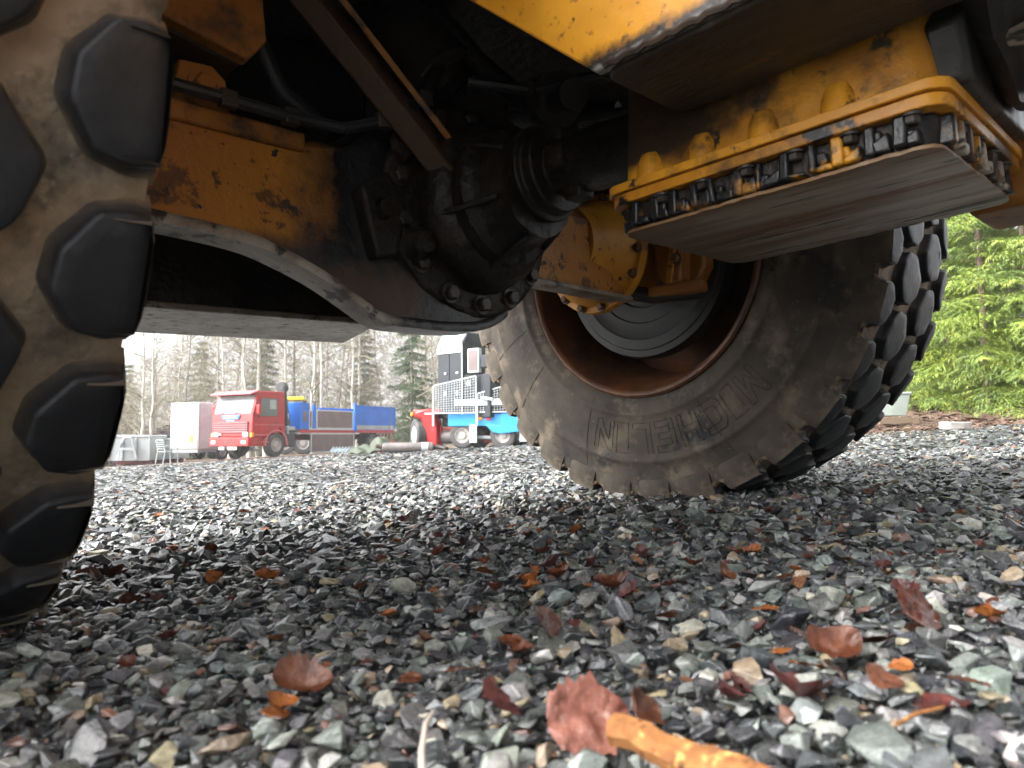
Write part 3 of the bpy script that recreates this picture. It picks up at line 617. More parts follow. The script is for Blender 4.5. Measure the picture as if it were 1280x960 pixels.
MB().b2((-.69, -.13, .91), (-.665, .10, 1.15)).build('bracket_web', 'yellow_shade', br, .004)
mb = MB(); mb.prism([(-.655, .898), (-.495, .866), (-.46, .908), (-.60, .93)], lambda a, b, d: Vector((a, d, b)), -.128, .04); mb.build('bracket_foot', 'oil_brown', br, .004)
mb = MB(); mb.tube([(-.47, -.02, 1.14), (-.43, -.03, 1.02), (-.36, -.02, .90), (-.25, 0, .86)], .02, 12); mb.build('hydraulic_hose', 'hose_black', loader)
mb = MB(); mb.tube([(-.02, -.10, 1.15), (.05, -.16, 1.03), (.16, -.22, .93), (.22, -.40, .88)], .026, 12); mb.build('hydraulic_hose', 'oil_black', loader)
mb = MB(); mb.tube([(.26, -.10, 1.02), (.10, -.34, .90)], .055, 18); mb.tube([(.10, -.34, .90), (.04, -.43, .86)], .03, 14); mb.build('steering_cylinder', 'oil_black', loader)
mb = MB(); mb.lathe([(0, .0005), (0, .085), (.16, .085), (.17, .06), (.20, .055)], (-.06, -.02, 1.13), (.35, -.5, -.8), 28); mb.build('filter_canister', 'oil_black', loader, .004)
for k, pts in enumerate(([(-.30, -.145, .80), (-.22, -.16, .83), (-.12, -.17, .90), (-.05, -.14, 1.0), (-.02, -.10, 1.14)], [(-.62, -.13, .80), (-.52, -.14, .795), (-.40, -.13, .80), (-.30, -.145, .80)], [(.10, -.20, .93), (.16, -.32, .88), (.20, -.46, .86), (.18, -.62, .84)], [(-.10, -.28, .90), (0, -.36, .88), (.12, -.44, .92), (.20, -.52, 1.0)])):
    mb = MB(); mb.tube(pts, .011, 10); hz = mb.build('brake_line', 'hose_black', loader)
    for q in pts[1:-1]: MB().box(q, (.03, .02, .03)).build('hose_clamp', 'bolt_dark', hz, .003)
mb = MB(); mb.tube([Vector((-.352, -.79 - .01 * k, .6425 + .002 * math.sin(k * 2.3))) for k in range(0, 60)], .0045, 6); mb.build('weld_bead', 'weld', side_l)
mb = MB(); mb.lathe([(-.012, .236), (-.004, .242), (.006, .240), (.012, .232)], DO - Vv * .055, -Vv, 72); rough(mb, .003, 60); mb.build('weld_bead', 'oil_black', dif)
for q, rr in (((.20, -.142, .80), .03), ((-.16, -.145, .80), .026), ((-.14, -.145, .60), .03), ((-.22, -.130, .66), .022)):
    mb = MB(); mb.lathe(dense([(0, rr * 1.3), (.02, rr), (.034, rr * .7), (.036, .0005)], .008), q, -Vv, 20); rough(mb, .003, 50); mb.build('cast_boss', 'oil_black', loader, smooth=50)
mb = MB(); mb.prism([(-.27, .70), (-.20, .74), (-.17, .66), (-.19, .57), (-.24, .56)], lambda a, b, d: Vector((a, d, b)), -.150, -.10); rough(mb, .003, 30); mb.build('cast_web', 'oil_black', loader, .008)
# body above, out of the picture but shading it
mb = MB(); mb.prism([(-3.1, 1.20), (.70, 1.20), (.85, 1.35), (.80, 1.95), (.3, 2.05), (-3.1, 2.05)], lambda a, b, d: Vector((d, a, b)), -.70, .70); mb.build('engine_hood', 'yellow', loader, .05, 3)
mb = MB(); mb.prism([(-2.9, 2.05), (-1.5, 2.05), (-1.55, 3.1), (-2.75, 3.1)], lambda a, b, d: Vector((d, a, b)), -.62, .62); mb.build('cab', 'yellow', loader, .05, 3)
for sgn in (-1, 1):
    mb = MB(); mb.prism([(-.85, 1.15), (-.78, 1.18), (-.5, 1.58), (.5, 1.62), (.85, 1.40), (.85, 1.44), (.5, 1.66), (-.52, 1.62), (-.85, 1.2)], lambda a, b, d: Vector((d * sgn, a, b)), .70, 1.32); mb.build('mudguard', 'yellow', loader, .006)
# ================================================================== parked things beyond the yard
mat('truck_red', (.40, .008, .008), .38, col2=(.30, .010, .010), scale=1.5, bump=.001, bscale=8, dirt=[((.22, .10, .08), 3, .60, .75, .6)])
mat('truck_red_faded', (.48, .13, .14), .5, col2=(.50, .12, .13), scale=2)
mat('red_dark', (.28, .03, .028), .5, col2=(.15, .03, .025), scale=3)
mat('glass_dark', (.10, .12, .12), .08, spec=.8)
mat('glass_pale', (.34, .38, .38), .10, spec=.8, col2=(.22, .25, .25), scale=.8)
mat('truck_blue', (.002, .14, .62), .42, col2=(.002, .11, .50), scale=1.6, dirt=[((.06, .14, .32), 4, .60, .75, .6)])
mat('sky_blue', (.02, .26, .60), .4, col2=(.03, .28, .60), scale=2, dirt=[((.10, .22, .34), 5, .62, .75, .6)])
mat('white_paint', (.66, .68, .68), .45, col2=(.52, .54, .53), scale=1.4, dirt=[((.45, .46, .43), 2.2, .60, .78, .6)])
mat('grey_paint', (.36, .39, .40), .5, col2=(.28, .31, .32), scale=1.6, dirt=[((.26, .19, .14), 3.2, .62, .74, .7)])
mat('ply_brown', (.17, .125, .125), .5, col2=(.12, .085, .085), scale=2.2, dirt=[((.28, .24, .23), 3, .62, .75, .6)])
mat('black_panel', (.014, .017, .022), .4, col2=(.024, .028, .034), scale=2, spec=.35)
mat('black_machine', (.022, .024, .028), .5, col2=(.05, .05, .052), scale=5)
mat('tyre_plain', (.045, .045, .046), .75, col2=(.075, .072, .068), scale=4)
mat('hub_steel', (.46, .44, .42), .45, col2=(.30, .27, .25), scale=9, metal=.2)
mat('galv', (.48, .51, .52), .45, col2=(.40, .43, .44), scale=6)
mat('amber', (.85, .30, .02), .3); mat('lamp_red', (.60, .02, .05), .3); mat('lamp_white', (.80, .82, .80), .15)
mat('sign_blue', (.02, .16, .55), .35); mat('sign_white', (.82, .82, .80), .4); mat('sign_red', (.72, .12, .14), .4)
mat('roof_grey', (.30, .33, .35), .4, col2=(.24, .27, .29), scale=3)
mat('yellow_roof', (.72, .58, .02), .4)
mat('tarp_green', (.05, .066, .038), .6, col2=(.03, .042, .026), scale=5)
mat('sheet_grey', (.36, .42, .46), .4, col2=(.28, .33, .36), scale=4)
mat('silencer', (.15, .13, .125), .55, col2=(.09, .08, .075), scale=4, dirt=[((.30, .10, .08), 2.2, .55, .68, .6)])
mat('brush', (.085, .06, .055), .9, col2=(.05, .036, .034), scale=4)
mat('concrete', (.36, .34, .32), .85, col2=(.24, .22, .20), scale=12, bump=.004, bscale=50)
mat('pallet_wood', (.22, .16, .11), .8); mat('box_green', (.50, .58, .52), .5, col2=(.40, .47, .42), scale=4)

def place(root, p, ang): root.matrix_world = Matrix.Translation(p) @ Matrix.Rotation(ang, 4, 'Z')
def text(name, s, size, m, parent, loc, rot, ext=.006, sx=1.):
    cu = bpy.data.curves.new(name, 'FONT'); cu.body = s; cu.size = size; cu.extrude = ext; cu.align_x = 'CENTER'; cu.align_y = 'CENTER'; cu.resolution_u = 2
    t = bpy.data.objects.new('tmp', cu); me = bpy.data.meshes.new_from_object(t); bpy.data.objects.remove(t)
    me.materials.clear(); me.materials.append(MATS[m]); o = add_obj(name, me, parent); o.location = loc; o.rotation_euler = rot; o.scale = (sx, 1, 1); return o
def road_wheel(parent, c, r, wd, axis, hubr=.55, hm='hub_steel', nuts=8):
    c = Vector(c); axis = Vector(axis)
    mb = MB(); mb.lathe([(-wd / 2, r * .58), (-wd / 2, r * .93), (-wd * .38, r), (wd * .38, r), (wd / 2, r * .93), (wd / 2 + .01, r * .8), (wd / 2, r * .58)], c, axis, 32); t = mb.build('wheel', 'tyre_plain', parent)
    mb = MB(); mb.lathe([(wd * .48, r * .60), (wd * .50, r * hubr), (wd * .30, r * hubr * .9), (wd * .26, r * .30), (wd * .45, r * .26), (wd * .48, .001)], c, axis, 24); mb.build('hub', hm, t)
    x, y = frame(axis); mb = MB()
    for k in range(nuts):
        a = 2 * PI * k / nuts; q = c + axis * wd * .27 + (x * math.cos(a) + y * math.sin(a)) * r * .40; mb.tube([q, q + axis * .04], r * .035, 6)
    mb.build('wheel_nuts', hm, t); return t

# ---- red lorry: local +x forward, +y to its left, bumper corner at the origin
tk = empty('flatbed_lorry', None, 'red cab lorry with black crane and blue flatbed, one side board hanging down', 'lorry')
tang = math.atan2(-.883, -.469); left = Vector((.883, -.469, 0)); p0 = wpos(316, 31.0)
place(tk, p0 - left * 1.25, tang)
def tb(lo, hi, name, m, bevel=.02, par=None): return MB().b2(lo, hi).build(name, m, par or tk, bevel)
XZ = lambda a, b, d: Vector((a, d, b))
cab = MB().prism([(0, .86), (-.02, 1.78), (-.30, 2.72), (-.42, 2.80), (-1.82, 2.84), (-1.86, 1.02), (-1.80, .92), (-1.72, .92), (-1.62, 1.22), (-1.35, 1.36), (-1.05, 1.22), (-.95, .86)], XZ, -1.22, 1.22).build('cab', 'truck_red', tk, .05, 3)
MB().prism([(.10, 2.64), (-.30, 2.72), (-.42, 2.84), (-.30, 2.84), (.10, 2.70)], XZ, -1.24, 1.24).build('sun_visor', 'truck_red_faded', tk, .02)
def ws(t, off=.012): return (-.02 - .28 * t + off, 1.80 + .92 * t)
a, b = ws(.06), ws(.90)
MB().prism([(a[0], a[1]), (b[0], b[1]), (b[0] - .03, b[1]), (a[0] - .03, a[1])], XZ, -1.08, 1.08).build('windscreen', 'glass_pale', tk, .01)
for y0, y1 in ((-.7, -.15), (.15, .75)):
    a, b = ws(.08, .03), ws(.16, .03); MB().bar((a[0], y0, a[1]), (b[0], y1, b[1]), .03, .02).build('wiper', 'black_machine', tk)
MB().prism([(-.38, 1.74), (-.46, 2.52), (-1.40, 2.52), (-1.40, 1.74)], XZ, 1.215, 1.235).build('side_window', 'glass_dark', tk, .01)
MB().prism([(-.34, 1.70), (-.44, 2.57), (-1.46, 2.57), (-1.46, 1.70), (-1.40, 1.74), (-1.40, 2.52), (-.46, 2.52), (-.38, 1.74)], XZ, 1.21, 1.245).build('window_frame', 'truck_red', tk)
MB().b2((-.95, 1.21, 2.05), (-1.30, 1.24, 2.45)).build('window_sticker', 'glass_pale', tk)
dr = tb((-1.48, 1.20, 1.02), (-.30, 1.238, 1.70), 'door', 'truck_red', .03); tb((-1.40, 1.23, 1.46), (-1.22, 1.262, 1.50), 'door_handle', 'black_machine', .008, dr)
tb((-1.80, 1.22, 1.36), (-.12, 1.25, 1.40), 'door_trim', 'truck_red_faded', .01)
for sg in (1, -1):
    mr = tb((-.30, sg * 1.34 - .10, 1.80), (-.16, sg * 1.34 + .10, 2.24), 'mirror', 'truck_red', .04); MB().tube([(-.25, sg * 1.2, 2.38), (-.22, sg * 1.36, 2.34), (-.22, sg * 1.36, 1.72), (-.28, sg * 1.22, 1.68)], .018, 6).build('mirror_arm', 'black_machine', mr)
gr = tb((-.02, -1.05, 1.02), (.03, .98, 1.52), 'grille', 'black_machine', .01)
for k in range(5): tb((.025, -1.05, 1.06 + k * .095), (.055, .98, 1.10 + k * .095), 'grille_bar', 'truck_red_faded', .008, gr)
bd = MB().prism([(-.62, 1.80), (.52, 1.80), (.42, 1.60), (-.52, 1.60)], lambda a, b, d: Vector((d, a, b)), .005, .03).build('badge_plate', 'sign_blue', tk, .006)
text('badge_lettering', 'SCANIA', .19, 'sign_white', bd, (.034, -.05, 1.70), (PI / 2, 0, PI / 2), .004, 1.25)
text('badge_lettering', 'INTERCOOLER', .075, 'sign_white', gr, (.034, -.05, 1.55), (PI / 2, 0, PI / 2), .003, 1.0)
text('model_lettering', '93M', .15, 'sign_white', tk, (.062, -.72, .965), (PI / 2, 0, PI / 2), .004, 1.2)
for y0 in (-1.06, .74):
    lm = tb((0, y0 - .04, .86), (.05, y0 + .36, 1.06), 'headlamp_frame', 'black_machine', .01); tb((.04, y0, .88), (.07, y0 + .28, 1.04), 'headlamp', 'lamp_white', .02, lm)
tb((-.10, 1.08, .86), (.03, 1.23, 1.04), 'indicator', 'amber', .01); tb((-.10, -1.23, .86), (.03, -1.10, 1.04), 'indicator', 'amber', .01)
bp = MB().prism([(0, -1.22), (.16, -1.15), (.18, -.4), (.18, .4), (.16, 1.15), (0, 1.24), (-.5, 1.24), (-.5, -1.22)], flat, .48, .84).build('bumper', 'truck_red', tk, .02)
for y0 in (-1.02, .78): tb((.14, y0, .58), (.185, y0 + .24, .72), 'fog_lamp', 'lamp_white', .01, bp)
tb((.16, -.18, .60), (.19, .18, .68), 'bumper_slot', 'black_machine', .004, bp)
tb((.10, -.62, .33), (.13, -.30, .46), 'number_plate', 'sign_white', .004); tb((.10, -.10, .33), (.13, .46, .46), 'number_plate', 'sign_white', .004)
mg = MB(); mg.lathe([(-.17, .60), (-.17, .66), (.19, .66), (.19, .60)], (-1.36, 1.06, .52), (0, 1, 0), 20, True, -PI * .02, PI * 1.02)
mg.build('mudguard', 'truck_red_faded', tk)
for z in (.62, .92): tb((-.92, 1.02, z), (-.14, 1.24, z + .05), 'cab_step', 'truck_red_faded', .01)
tb((-.94, .90, .50), (-.16, 1.10, 1.0), 'step_well', 'red_dark', .01)
for y0 in (1.06, -1.06): road_wheel(tk, (-1.36, y0, .52), .52, .30, (0, 1 if y0 > 0 else -1, 0))
for y0 in (.96, -.96): road_wheel(tk, (-7.9, y0, .50), .50, .52, (0, 1 if y0 > 0 else -1, 0))
for y0 in (-.42, .42): tb((-9.8, y0 - .05, .72), (-.4, y0 + .05, .98), 'frame_rail', 'red_dark', .01)
tb((-2.55, .55, .42), (-1.95, 1.16, 1.0), 'fuel_tank', 'black_machine', .06); tb((-2.42, -.2, .5), (-2.0, .5, .9), 'battery_box', 'red_dark', .03)
# crane folded behind the cab
cr = tb((-2.44, -.45, .95), (-1.98, .75, 1.35), 'crane_base', 'black_machine', .04)
MB().tube([(-2.2, .55, 1.3), (-2.2, .62, 3.0)], [.20, .16], 12).build('crane_column', 'black_machine', cr)
MB().bar((-2.12, .75, 3.1), (-2.25, .95, 1.35), .24, .22).build('crane_arm', 'black_machine', cr, .03)
mb = MB(); mb.lathe([(-.14, .001), (-.14, .24), (.14, .24), (.14, .001)], (-2.15, .72, 3.06), (1, .2, 0), 18); mb.build('crane_elbow', 'black_machine', cr, .02)
for k, dx in enumerate((-.10, .04, .13)): MB().tube([(-2.02 + dx * .3, .85 + dx, 3.1), (-1.98, 1.02 + dx, 2.3), (-2.05, 1.0 + dx, 1.4)], .03, 6).build('crane_hose', 'hose_black', cr)
MB().tube([(-2.25, .95, 1.9), (-2.2, 1.02, 1.0)], .07, 10).build('crane_cylinder', 'galv', cr)
tb((-2.5, .98, 1.15), (-2.0, 1.2, 1.32), 'crane_lever_box', 'grey_paint', .02)
# flatbed
tb((-9.7, -1.22, 1.10), (-2.75, 1.22, 1.20), 'deck', 'ply_brown', .01); tb((-9.7, 1.20, 1.04), (-2.75, 1.245, 1.19), 'deck_side_rail', 'truck_red', .01); tb((-6.35, 1.246, 1.17), (-3.3, 1.27, 1.23), 'deck_edge', 'galv', .005)
hb = tb((-2.86, -1.25, 1.20), (-2.74, 1.25, 2.42), 'headboard', 'truck_blue', .02); tb((-3.30, 1.20, 1.20), (-2.84, 1.25, 2.40), 'headboard_wing', 'truck_blue', .01); tb((-3.15, 1.246, 1.55), (-2.92, 1.27, 2.0), 'headboard_hatch', 'ply_brown', .01)
def board(x0, x1, y, z0, z1, name, m, fm, par=tk):
    o = tb((x0, y - .02, z0), (x1, y + .02, z1), name, m, .005, par)
    for lo, hi in (((x0, y - .03, z1 - .05), (x1, y + .03, z1 + .01)), ((x0, y - .03, z0), (x0 + .06, y + .03, z1 - .051)), ((x1 - .06, y - .03, z0), (x1, y + .03, z1 - .051)), ((x0 + .061, y - .03, z0 - .01), (x1 - .061, y + .03, z0 + .04))): tb(lo, hi, 'board_frame', fm, .004, o)
    return o
board(-6.38, -3.82, 1.20, 1.24, 2.10, 'side_board', 'ply_brown', 'galv'); board(-6.35, -2.95, -1.22, 1.22, 2.10, 'side_board', 'ply_brown', 'galv'); board(-3.54, -3.32, 1.20, 1.24, 2.05, 'side_board', 'ply_brown', 'galv')
for x0 in (-6.5, -3.6): tb((x0, -1.26, 1.1), (x0 + .14, -1.18, 2.3), 'board_post', 'truck_blue', .01)
tb((-3.75, 1.18, 1.20), (-3.55, 1.26, 2.32), 'board_post', 'truck_blue', .01)
board(-6.35, -3.35, 1.30, .14, 1.02, 'hanging_side_board', 'ply_brown', 'galv')
tb((-6.62, 1.17, 1.05), (-6.46, 1.27, 2.50), 'board_post', 'truck_blue', .01)
tb((-9.70, 1.19, 1.42), (-6.62, 1.24, 2.34), 'blue_side_board', 'truck_blue', .01); tb((-9.70, 1.19, 1.21), (-6.62, 1.24, 1.42), 'worn_board_foot', 'grey_paint', .01); tb((-9.72, 1.18, 2.34), (-6.6, 1.26, 2.40), 'blue_board_rail', 'truck_blue', .01)
tb((-9.78, -1.22, 1.20), (-9.68, 1.26, 2.40), 'tail_board', 'truck_blue', .01); tb((-9.7, -1.24, 1.20), (-6.62, -1.19, 2.36), 'blue_side_board', 'truck_blue', .01)
mg = MB(); mg.lathe([(-.26, .56), (-.26, .60), (.28, .60), (.28, .56)], (-7.9, .96, .50), (0, 1, 0), 18, True, 0.02, PI - .02); mg.build('mudguard', 'black_machine', tk)
tb((-9.6, .6, .72), (-9.3, 1.1, 1.0), 'tail_lamp_bracket', 'red_dark', .02)

# ---- yellow machine behind the lorry, only its cab roof and posts clear the blue headboard
ym = empty('yellow_machine', None, 'machine with yellow cab roof behind the lorry crane', 'machine'); place(ym, wpos(369, 42), .2)
MB().prism([(-.55, 3.0), (.55, 3.0), (.48, 3.18), (-.48, 3.18)], lambda a, b, d: Vector((a, d, b)), -.7, .7).build('cab_roof', 'yellow_roof', ym, .04)
for x0 in (-.48, .48):
    for y0 in (-.62, .62): MB().bar((x0, y0, 1.4), (x0, y0, 3.0), .08, .08).build('cab_post', 'black_machine', ym)
MB().b2((-.6, -.8, .6), (.6, .8, 1.4)).build('machine_body', 'black_machine', ym, .08)
for x0 in (-.5, .5): road_wheel(ym, (x0, -.85, .6), .6, .4, (0, -1, 0))

# ---- white box trailer
bt = empty('box_trailer', None, 'tall plain white box trailer parked behind the red lorry', 'trailer'); place(bt, wpos(258, 34.5), math.radians(-24))
MB().b2((-1.15, -1.0, .52), (.55, 2.6, 2.62)).build('box_body', 'white_paint', bt, .03)
for x0, x1 in ((-1.10, .50),): MB().b2((x0, -1.035, .58), (x1, -1.0, 2.56)).build('rear_panel', 'white_paint', bt, .01)
for y0 in (-.98, .2, 1.2, 2.2): MB().b2((.55, y0, .52), (.575, y0 + .05, 2.6)).build('side_seam', 'grey_paint', bt)
MB().b2((.552, -.4, .6), (.58, .15, 2.5)).build('side_door', 'white_paint', bt, .01)
MB().b2((.10, -1.05, .82), (.32, -1.036, 1.12)).build('warning_sticker', 'yellow_roof', bt)
MB().b2((-1.05, -.95, .36), (.5, 2.5, .52)).build('trailer_frame', 'grey_paint', bt, .01)
for y0 in (.5, 1.4): road_wheel(bt, (.42, y0, .36), .36, .24, (1, 0, 0)); road_wheel(bt, (-1.0, y0, .36), .36, .24, (-1, 0, 0))
MB().tube([(0, 2.4, .42), (0, 3.5, .42)], .05, 8).build('drawbar', 'grey_paint', bt); MB().tube([(0, 3.4, .5), (0, 3.4, .02)], .035, 8).build('jack_leg', 'grey_paint', bt)

# ---- two open skips at the yard edge
def skip(name, label, p, ang, L, W, H, hook):
    r = empty(name, None, label, 'skip', 'open skips at the yard edge'); place(r, p, ang)
    for lo, hi in (((-L / 2, -W / 2, .18), (L / 2, -W / 2 + .06, H)), ((-L / 2, W / 2 - .06, .18), (L / 2, W / 2, H)), ((-L / 2, -W / 2 + .061, .18), (-L / 2 + .06, W / 2 - .061, H)), ((L / 2 - .06, -W / 2 + .061, .18), (L / 2, W / 2 - .061, H)), ((-L / 2 + .061, -W / 2 + .061, .18), (L / 2 - .061, W / 2 - .061, .24))): MB().b2(lo, hi).build('skip_wall', 'grey_paint', r, .01)
    for lo, hi in (((-L / 2 - .04, -W / 2 - .04, H - .08), (L / 2 + .04, -W / 2 + .07, H + .03)), ((-L / 2 - .04, W / 2 - .07, H - .08), (L / 2 + .04, W / 2 + .04, H + .03))): MB().b2(lo, hi).build('top_rail', 'grey_paint', r, .02)
    n = int(L / .5)
    for k in range(n + 1): MB().b2((-L / 2 + L * k / n - .04, -W / 2 - .07, .2), (-L / 2 + L * k / n + .04, -W / 2 - .002, H - .09)).build('stiffener', 'grey_paint', r, .01)
    for y0 in (-.45, .45): MB().b2((-L / 2 + .1, y0 - .06, 0), (L / 2 - .1, y0 + .06, .175)).build('skid', 'red_dark', r, .01)
    if hook:
        MB().tube([(-.42, -W / 2 - .22, .25), (-.22, -W / 2 - .22, 1.05), (-.12, -W / 2 - .22, 1.22), (.12, -W / 2 - .22, 1.22), (.22, -W / 2 - .22, 1.05), (.42, -W / 2 - .22, .25)], .055, 8).build('hook_frame', 'grey_paint', r); MB().bar((-.32, -W / 2 - .22, .72), (.32, -W / 2 - .22, .72), .08, .12).build('hook_bar', 'grey_paint', r)
    return r
skip('open_skip', 'pale grey skip with hook frame, leftmost beyond the gravel', wpos(174, 35), .12, 1.75, 2.2, 1.32, True)
skip('open_skip', 'low pale grey skip between the hook skip and white trailer', wpos(205, 37), .05, 1.8, 2.0, 1.15, False)
def brush_pile(p, r, hgt, n, label, seed):
    rg = np.random.default_rng(seed); V = []; F = []
    for k in range(n):
        a = rg.uniform(0, 2 * PI); q = rg.uniform(0, 1) ** .5; c = np.array([math.cos(a) * q * r, math.sin(a) * q * r, rg.uniform(0, 1) * hgt * (1 - q * q * .8)])
        d = rg.normal(size=3); d[2] *= .5; d = d / np.linalg.norm(d) * rg.uniform(.12, .4); s = np.cross(d, rg.normal(size=3)); s = s / np.linalg.norm(s) * .022
        b = len(V); V += [c - d - s, c - d + s, c + d]; F.append((b, b + 1, b + 2))
    me = raw_mesh('brush_pile', np.array(V), np.array(F), m='brush'); o = add_obj('brush_pile', me); o.location = p; return tag(o, label, 'brush pile', kind='stuff')
q = wpos(206, 39); brush_pile(q + Vector((0, .6, .3)), 1.4, 1.7, 2600, 'dark brush pile heaped behind the low skip', 3)
q = wpos(138, 37); brush_pile(q, 2.4, 1.0, 2600, 'dark brush heap left of the hook skip', 4)

# ---- aluminium garden chair
ch = empty('garden_chair', None, 'pale metal garden chair standing at the gravel edge', 'chair'); place(ch, wpos(210, 27.5), 2.5)
for x0 in (-.26, .26): MB().tube([(x0, -.27, 0), (x0, -.25, .62), (x0, -.10, .66), (x0, .24, .62)], .018, 6).build('arm_frame', 'galv', ch); MB().tube([(x0, .30, 0), (x0, .22, .45), (x0 * .95, .30, .84)], .018, 6).build('leg_frame', 'galv', ch)
MB().tube([(-.25, .30, .84), (0, .36, .88), (.25, .30, .84)], .018, 6).build('back_rail', 'galv', ch)
for k in range(6): MB().b2((-.25, -.24 + k * .085, .43), (.25, -.18 + k * .085, .445)).build('seat_slat', 'galv', ch)
for k in range(4): MB().bar((-.25, .235 + k * .02, .54 + k * .08), (.25, .235 + k * .02, .54 + k * .08), .05, .012).build('back_slat', 'galv', ch)

# ---- blue trailer carrying a black cabinet machine; local +x to the right in view, +y away
tr = empty('blue_trailer', None, 'bright blue equipment trailer with mesh sides carrying a black cabinet', 'trailer')
place(tr, wpos(577, 18.6), math.radians(-14))
def tq(lo, hi, name, m, bevel=.01, par=None): return MB().b2(lo, hi).build(name, m, par or tr, bevel)
XZ = lambda a, b, d: Vector((a, d, b))
tq((-.36, -.02, .56), (1.05, .08, .86), 'deck_beam', 'sky_blue'); tq((-.36, 1.55, .58), (1.9, 1.65, .78), 'deck_beam', 'sky_blue'); tq((-.34, .081, .70), (1.9, 1.549, .76), 'deck', 'grey_paint')
MB().prism([(.62, .58), (.82, .40), (1.0, .36), (1.95, .46), (1.95, .76), (1.46, .90), (1.46, 1.02), (1.18, 1.02), (1.18, .87), (1.04, .87), (1.04, .56)], XZ, -.06, .05).build('side_frame', 'sky_blue', tr, .012)
tq((1.22, -.075, .82), (1.28, -.058, .98), 'frame_slot', 'black_machine', .004); tq((1.36, -.075, .82), (1.42, -.058, .98), 'frame_slot', 'black_machine', .004)
tq((.44, -.045, .70), (.54, -.022, .78), 'side_marker', 'amber', .006); tq((.64, -.045, .70), (.76, -.022, .78), 'tail_reflector', 'lamp_red', .006)
for x0 in (.0, 1.05):
    road_wheel(tr, (x0, .12, .325), .325, .22, (0, -1, 0)); road_wheel(tr, (x0, 1.5, .325), .325, .22, (0, 1, 0))
tq((.20, -.03, .14), (.40, -.005, .60), 'mud_flap', 'grey_paint', .006); tq((1.48, -.02, .16), (1.78, .01, .50), 'mud_flap', 'grey_paint', .006)
MB().tube([(.35, .2, .28), (1.6, .25, .24)], .05, 8).build('axle_tube', 'galv', tr); tq((.45, .3, .14), (1.1, 1.2, .34), 'under_box', 'red_dark', .02)
tq((1.2, .1, .36), (1.5, .16, .46), 'hinge_bar', 'galv', .006)
MB().prism([(1.9, .5), (2.5, .06), (2.6, .06), (2.0, .56)], XZ, .3, .4).build('loading_ramp', 'galv', tr, .01)
def mesh_panel(x0, x1, z0, z1, zr, y, name, dx=.07):
    """white wire panel, top edge rising from z1 to zr"""
    top = lambda x: z1 + (zr - z1) * (x - x0) / (x1 - x0)
    mb = MB()
    for a_, b_ in (((x0, y, z0), (x1, y, z0)), ((x0, y, z1), (x1, y, zr)), ((x0, y, z0), (x0, y, z1)), ((x1, y, z0), (x1, y, zr))): mb.bar(a_, b_, .032, .032)
    o = mb.build(name, 'galv', tr); n = int((x1 - x0) / dx); mb = MB()
    for k in range(1, n): x = x0 + (x1 - x0) * k / n; mb.bar((x, y, z0), (x, y, top(x)), .009, .009)
    m_ = int((max(z1, zr) - z0) / dx)
    for k in range(1, m_):
        f = k / m_; mb.bar((x0, y, z0 + (z1 - z0) * f), (x1, y, z0 + (zr - z0) * f), .009, .009)
    mb.build('wire_grid', 'galv', o); return o
mesh_panel(-.72, .40, .89, 1.58, 1.80, -.10, 'mesh_side'); mesh_panel(.44, 1.30, .90, 1.36, 1.58, -.08, 'mesh_side')
tq((-.16, -.125, 1.06), (1.34, -.105, 1.22), 'white_board', 'galv', .006)
for x0 in (-.72, .42): tq((x0 - .02, -.13, .56), (x0 + .03, -.09, 1.2), 'cage_post', 'galv', .004)
tq((-.95, -.10, .86), (-.70, -.04, .90), 'cage_rail', 'white_paint', .004)
# cabinet
bc = MB(); cbR = Matrix.Rotation(math.radians(-8), 4, 'Z')
cab2 = empty('generator_cabinet', None, 'tall black steel cabinet with grey sloped roof standing on the blue trailer', 'cabinet')
cab2.matrix_world = tr.matrix_world @ Matrix.Translation((-.80, .46, .765)) @ Matrix.Rotation(math.radians(-22), 4, 'Z') @ Matrix.Diagonal((1.10, 1.0, 1.07, 1))
def cq(lo, hi, name, m, bevel=.01, par=None): return MB().b2(lo, hi).build(name, m, par or cab2, bevel)
cq((0, 0, 0), (.76, .95, 1.78), 'cabinet_body', 'black_panel', .015)
MB().prism([(-.012, 1.55), (-.012, 1.76), (.20, 2.07), (.95, 2.10), (.95, 1.79), (.01, 1.785)], lambda a, b, d: Vector((d, a, b)), -.01, .735).build('sloped_roof', 'roof_grey', cab2, .01)
MB().prism([(.02, 1.781), (.21, 2.05), (.94, 2.08), (.94, 1.782)], lambda a, b, d: Vector((d, a, b)), .74, .762).build('roof_gable', 'black_panel', cab2)
sg = cq((.03, -.034, 1.56), (.70, -.014, 1.74), 'sign_band', 'sign_white', .004)
for k, wd in enumerate((.10, .04, .07, .07, .08, .06, .05, .09)):
    x0 = .07 + sum((.10, .04, .07, .07, .08, .06, .05, .09)[:k]) + k * .007; cq((x0, -.038, 1.60), (x0 + wd - .012, -.0345, 1.71 if k in (0, 7) else 1.69), 'sign_letter_block', 'sign_red', .002, sg)
for x0 in (.03, .39):
    d_ = cq((x0, -.022, .10), (x0 + .34, -.002, 1.53), 'cabinet_door', 'black_panel', .008)
    for z in (.55, 1.05): cq((x0 + .20, -.05, z), (x0 + .27, -.0225, z + (.10 if z < 1 else .05)), 'door_latch', 'galv', .006, d_)
cq((.735, -.02, .0), (.765, .0, 1.78), 'corner_trim', 'galv', .004)
cq((.762, .20, .9), (.775, .80, 1.55), 'side_panel', 'black_panel', .004); cq((.777, .38, 1.52), (.80, .56, 1.56), 'side_handle', 'galv', .004)
MB().disc((.76, -.06, 1.90), (.5, -1, 0), .085, .08, 16).build('work_lamp', 'lamp_white', cab2, .02)
cq((.78, .02, .0), (1.55, .9, 1.02), 'lower_casing', 'black_panel', .02)
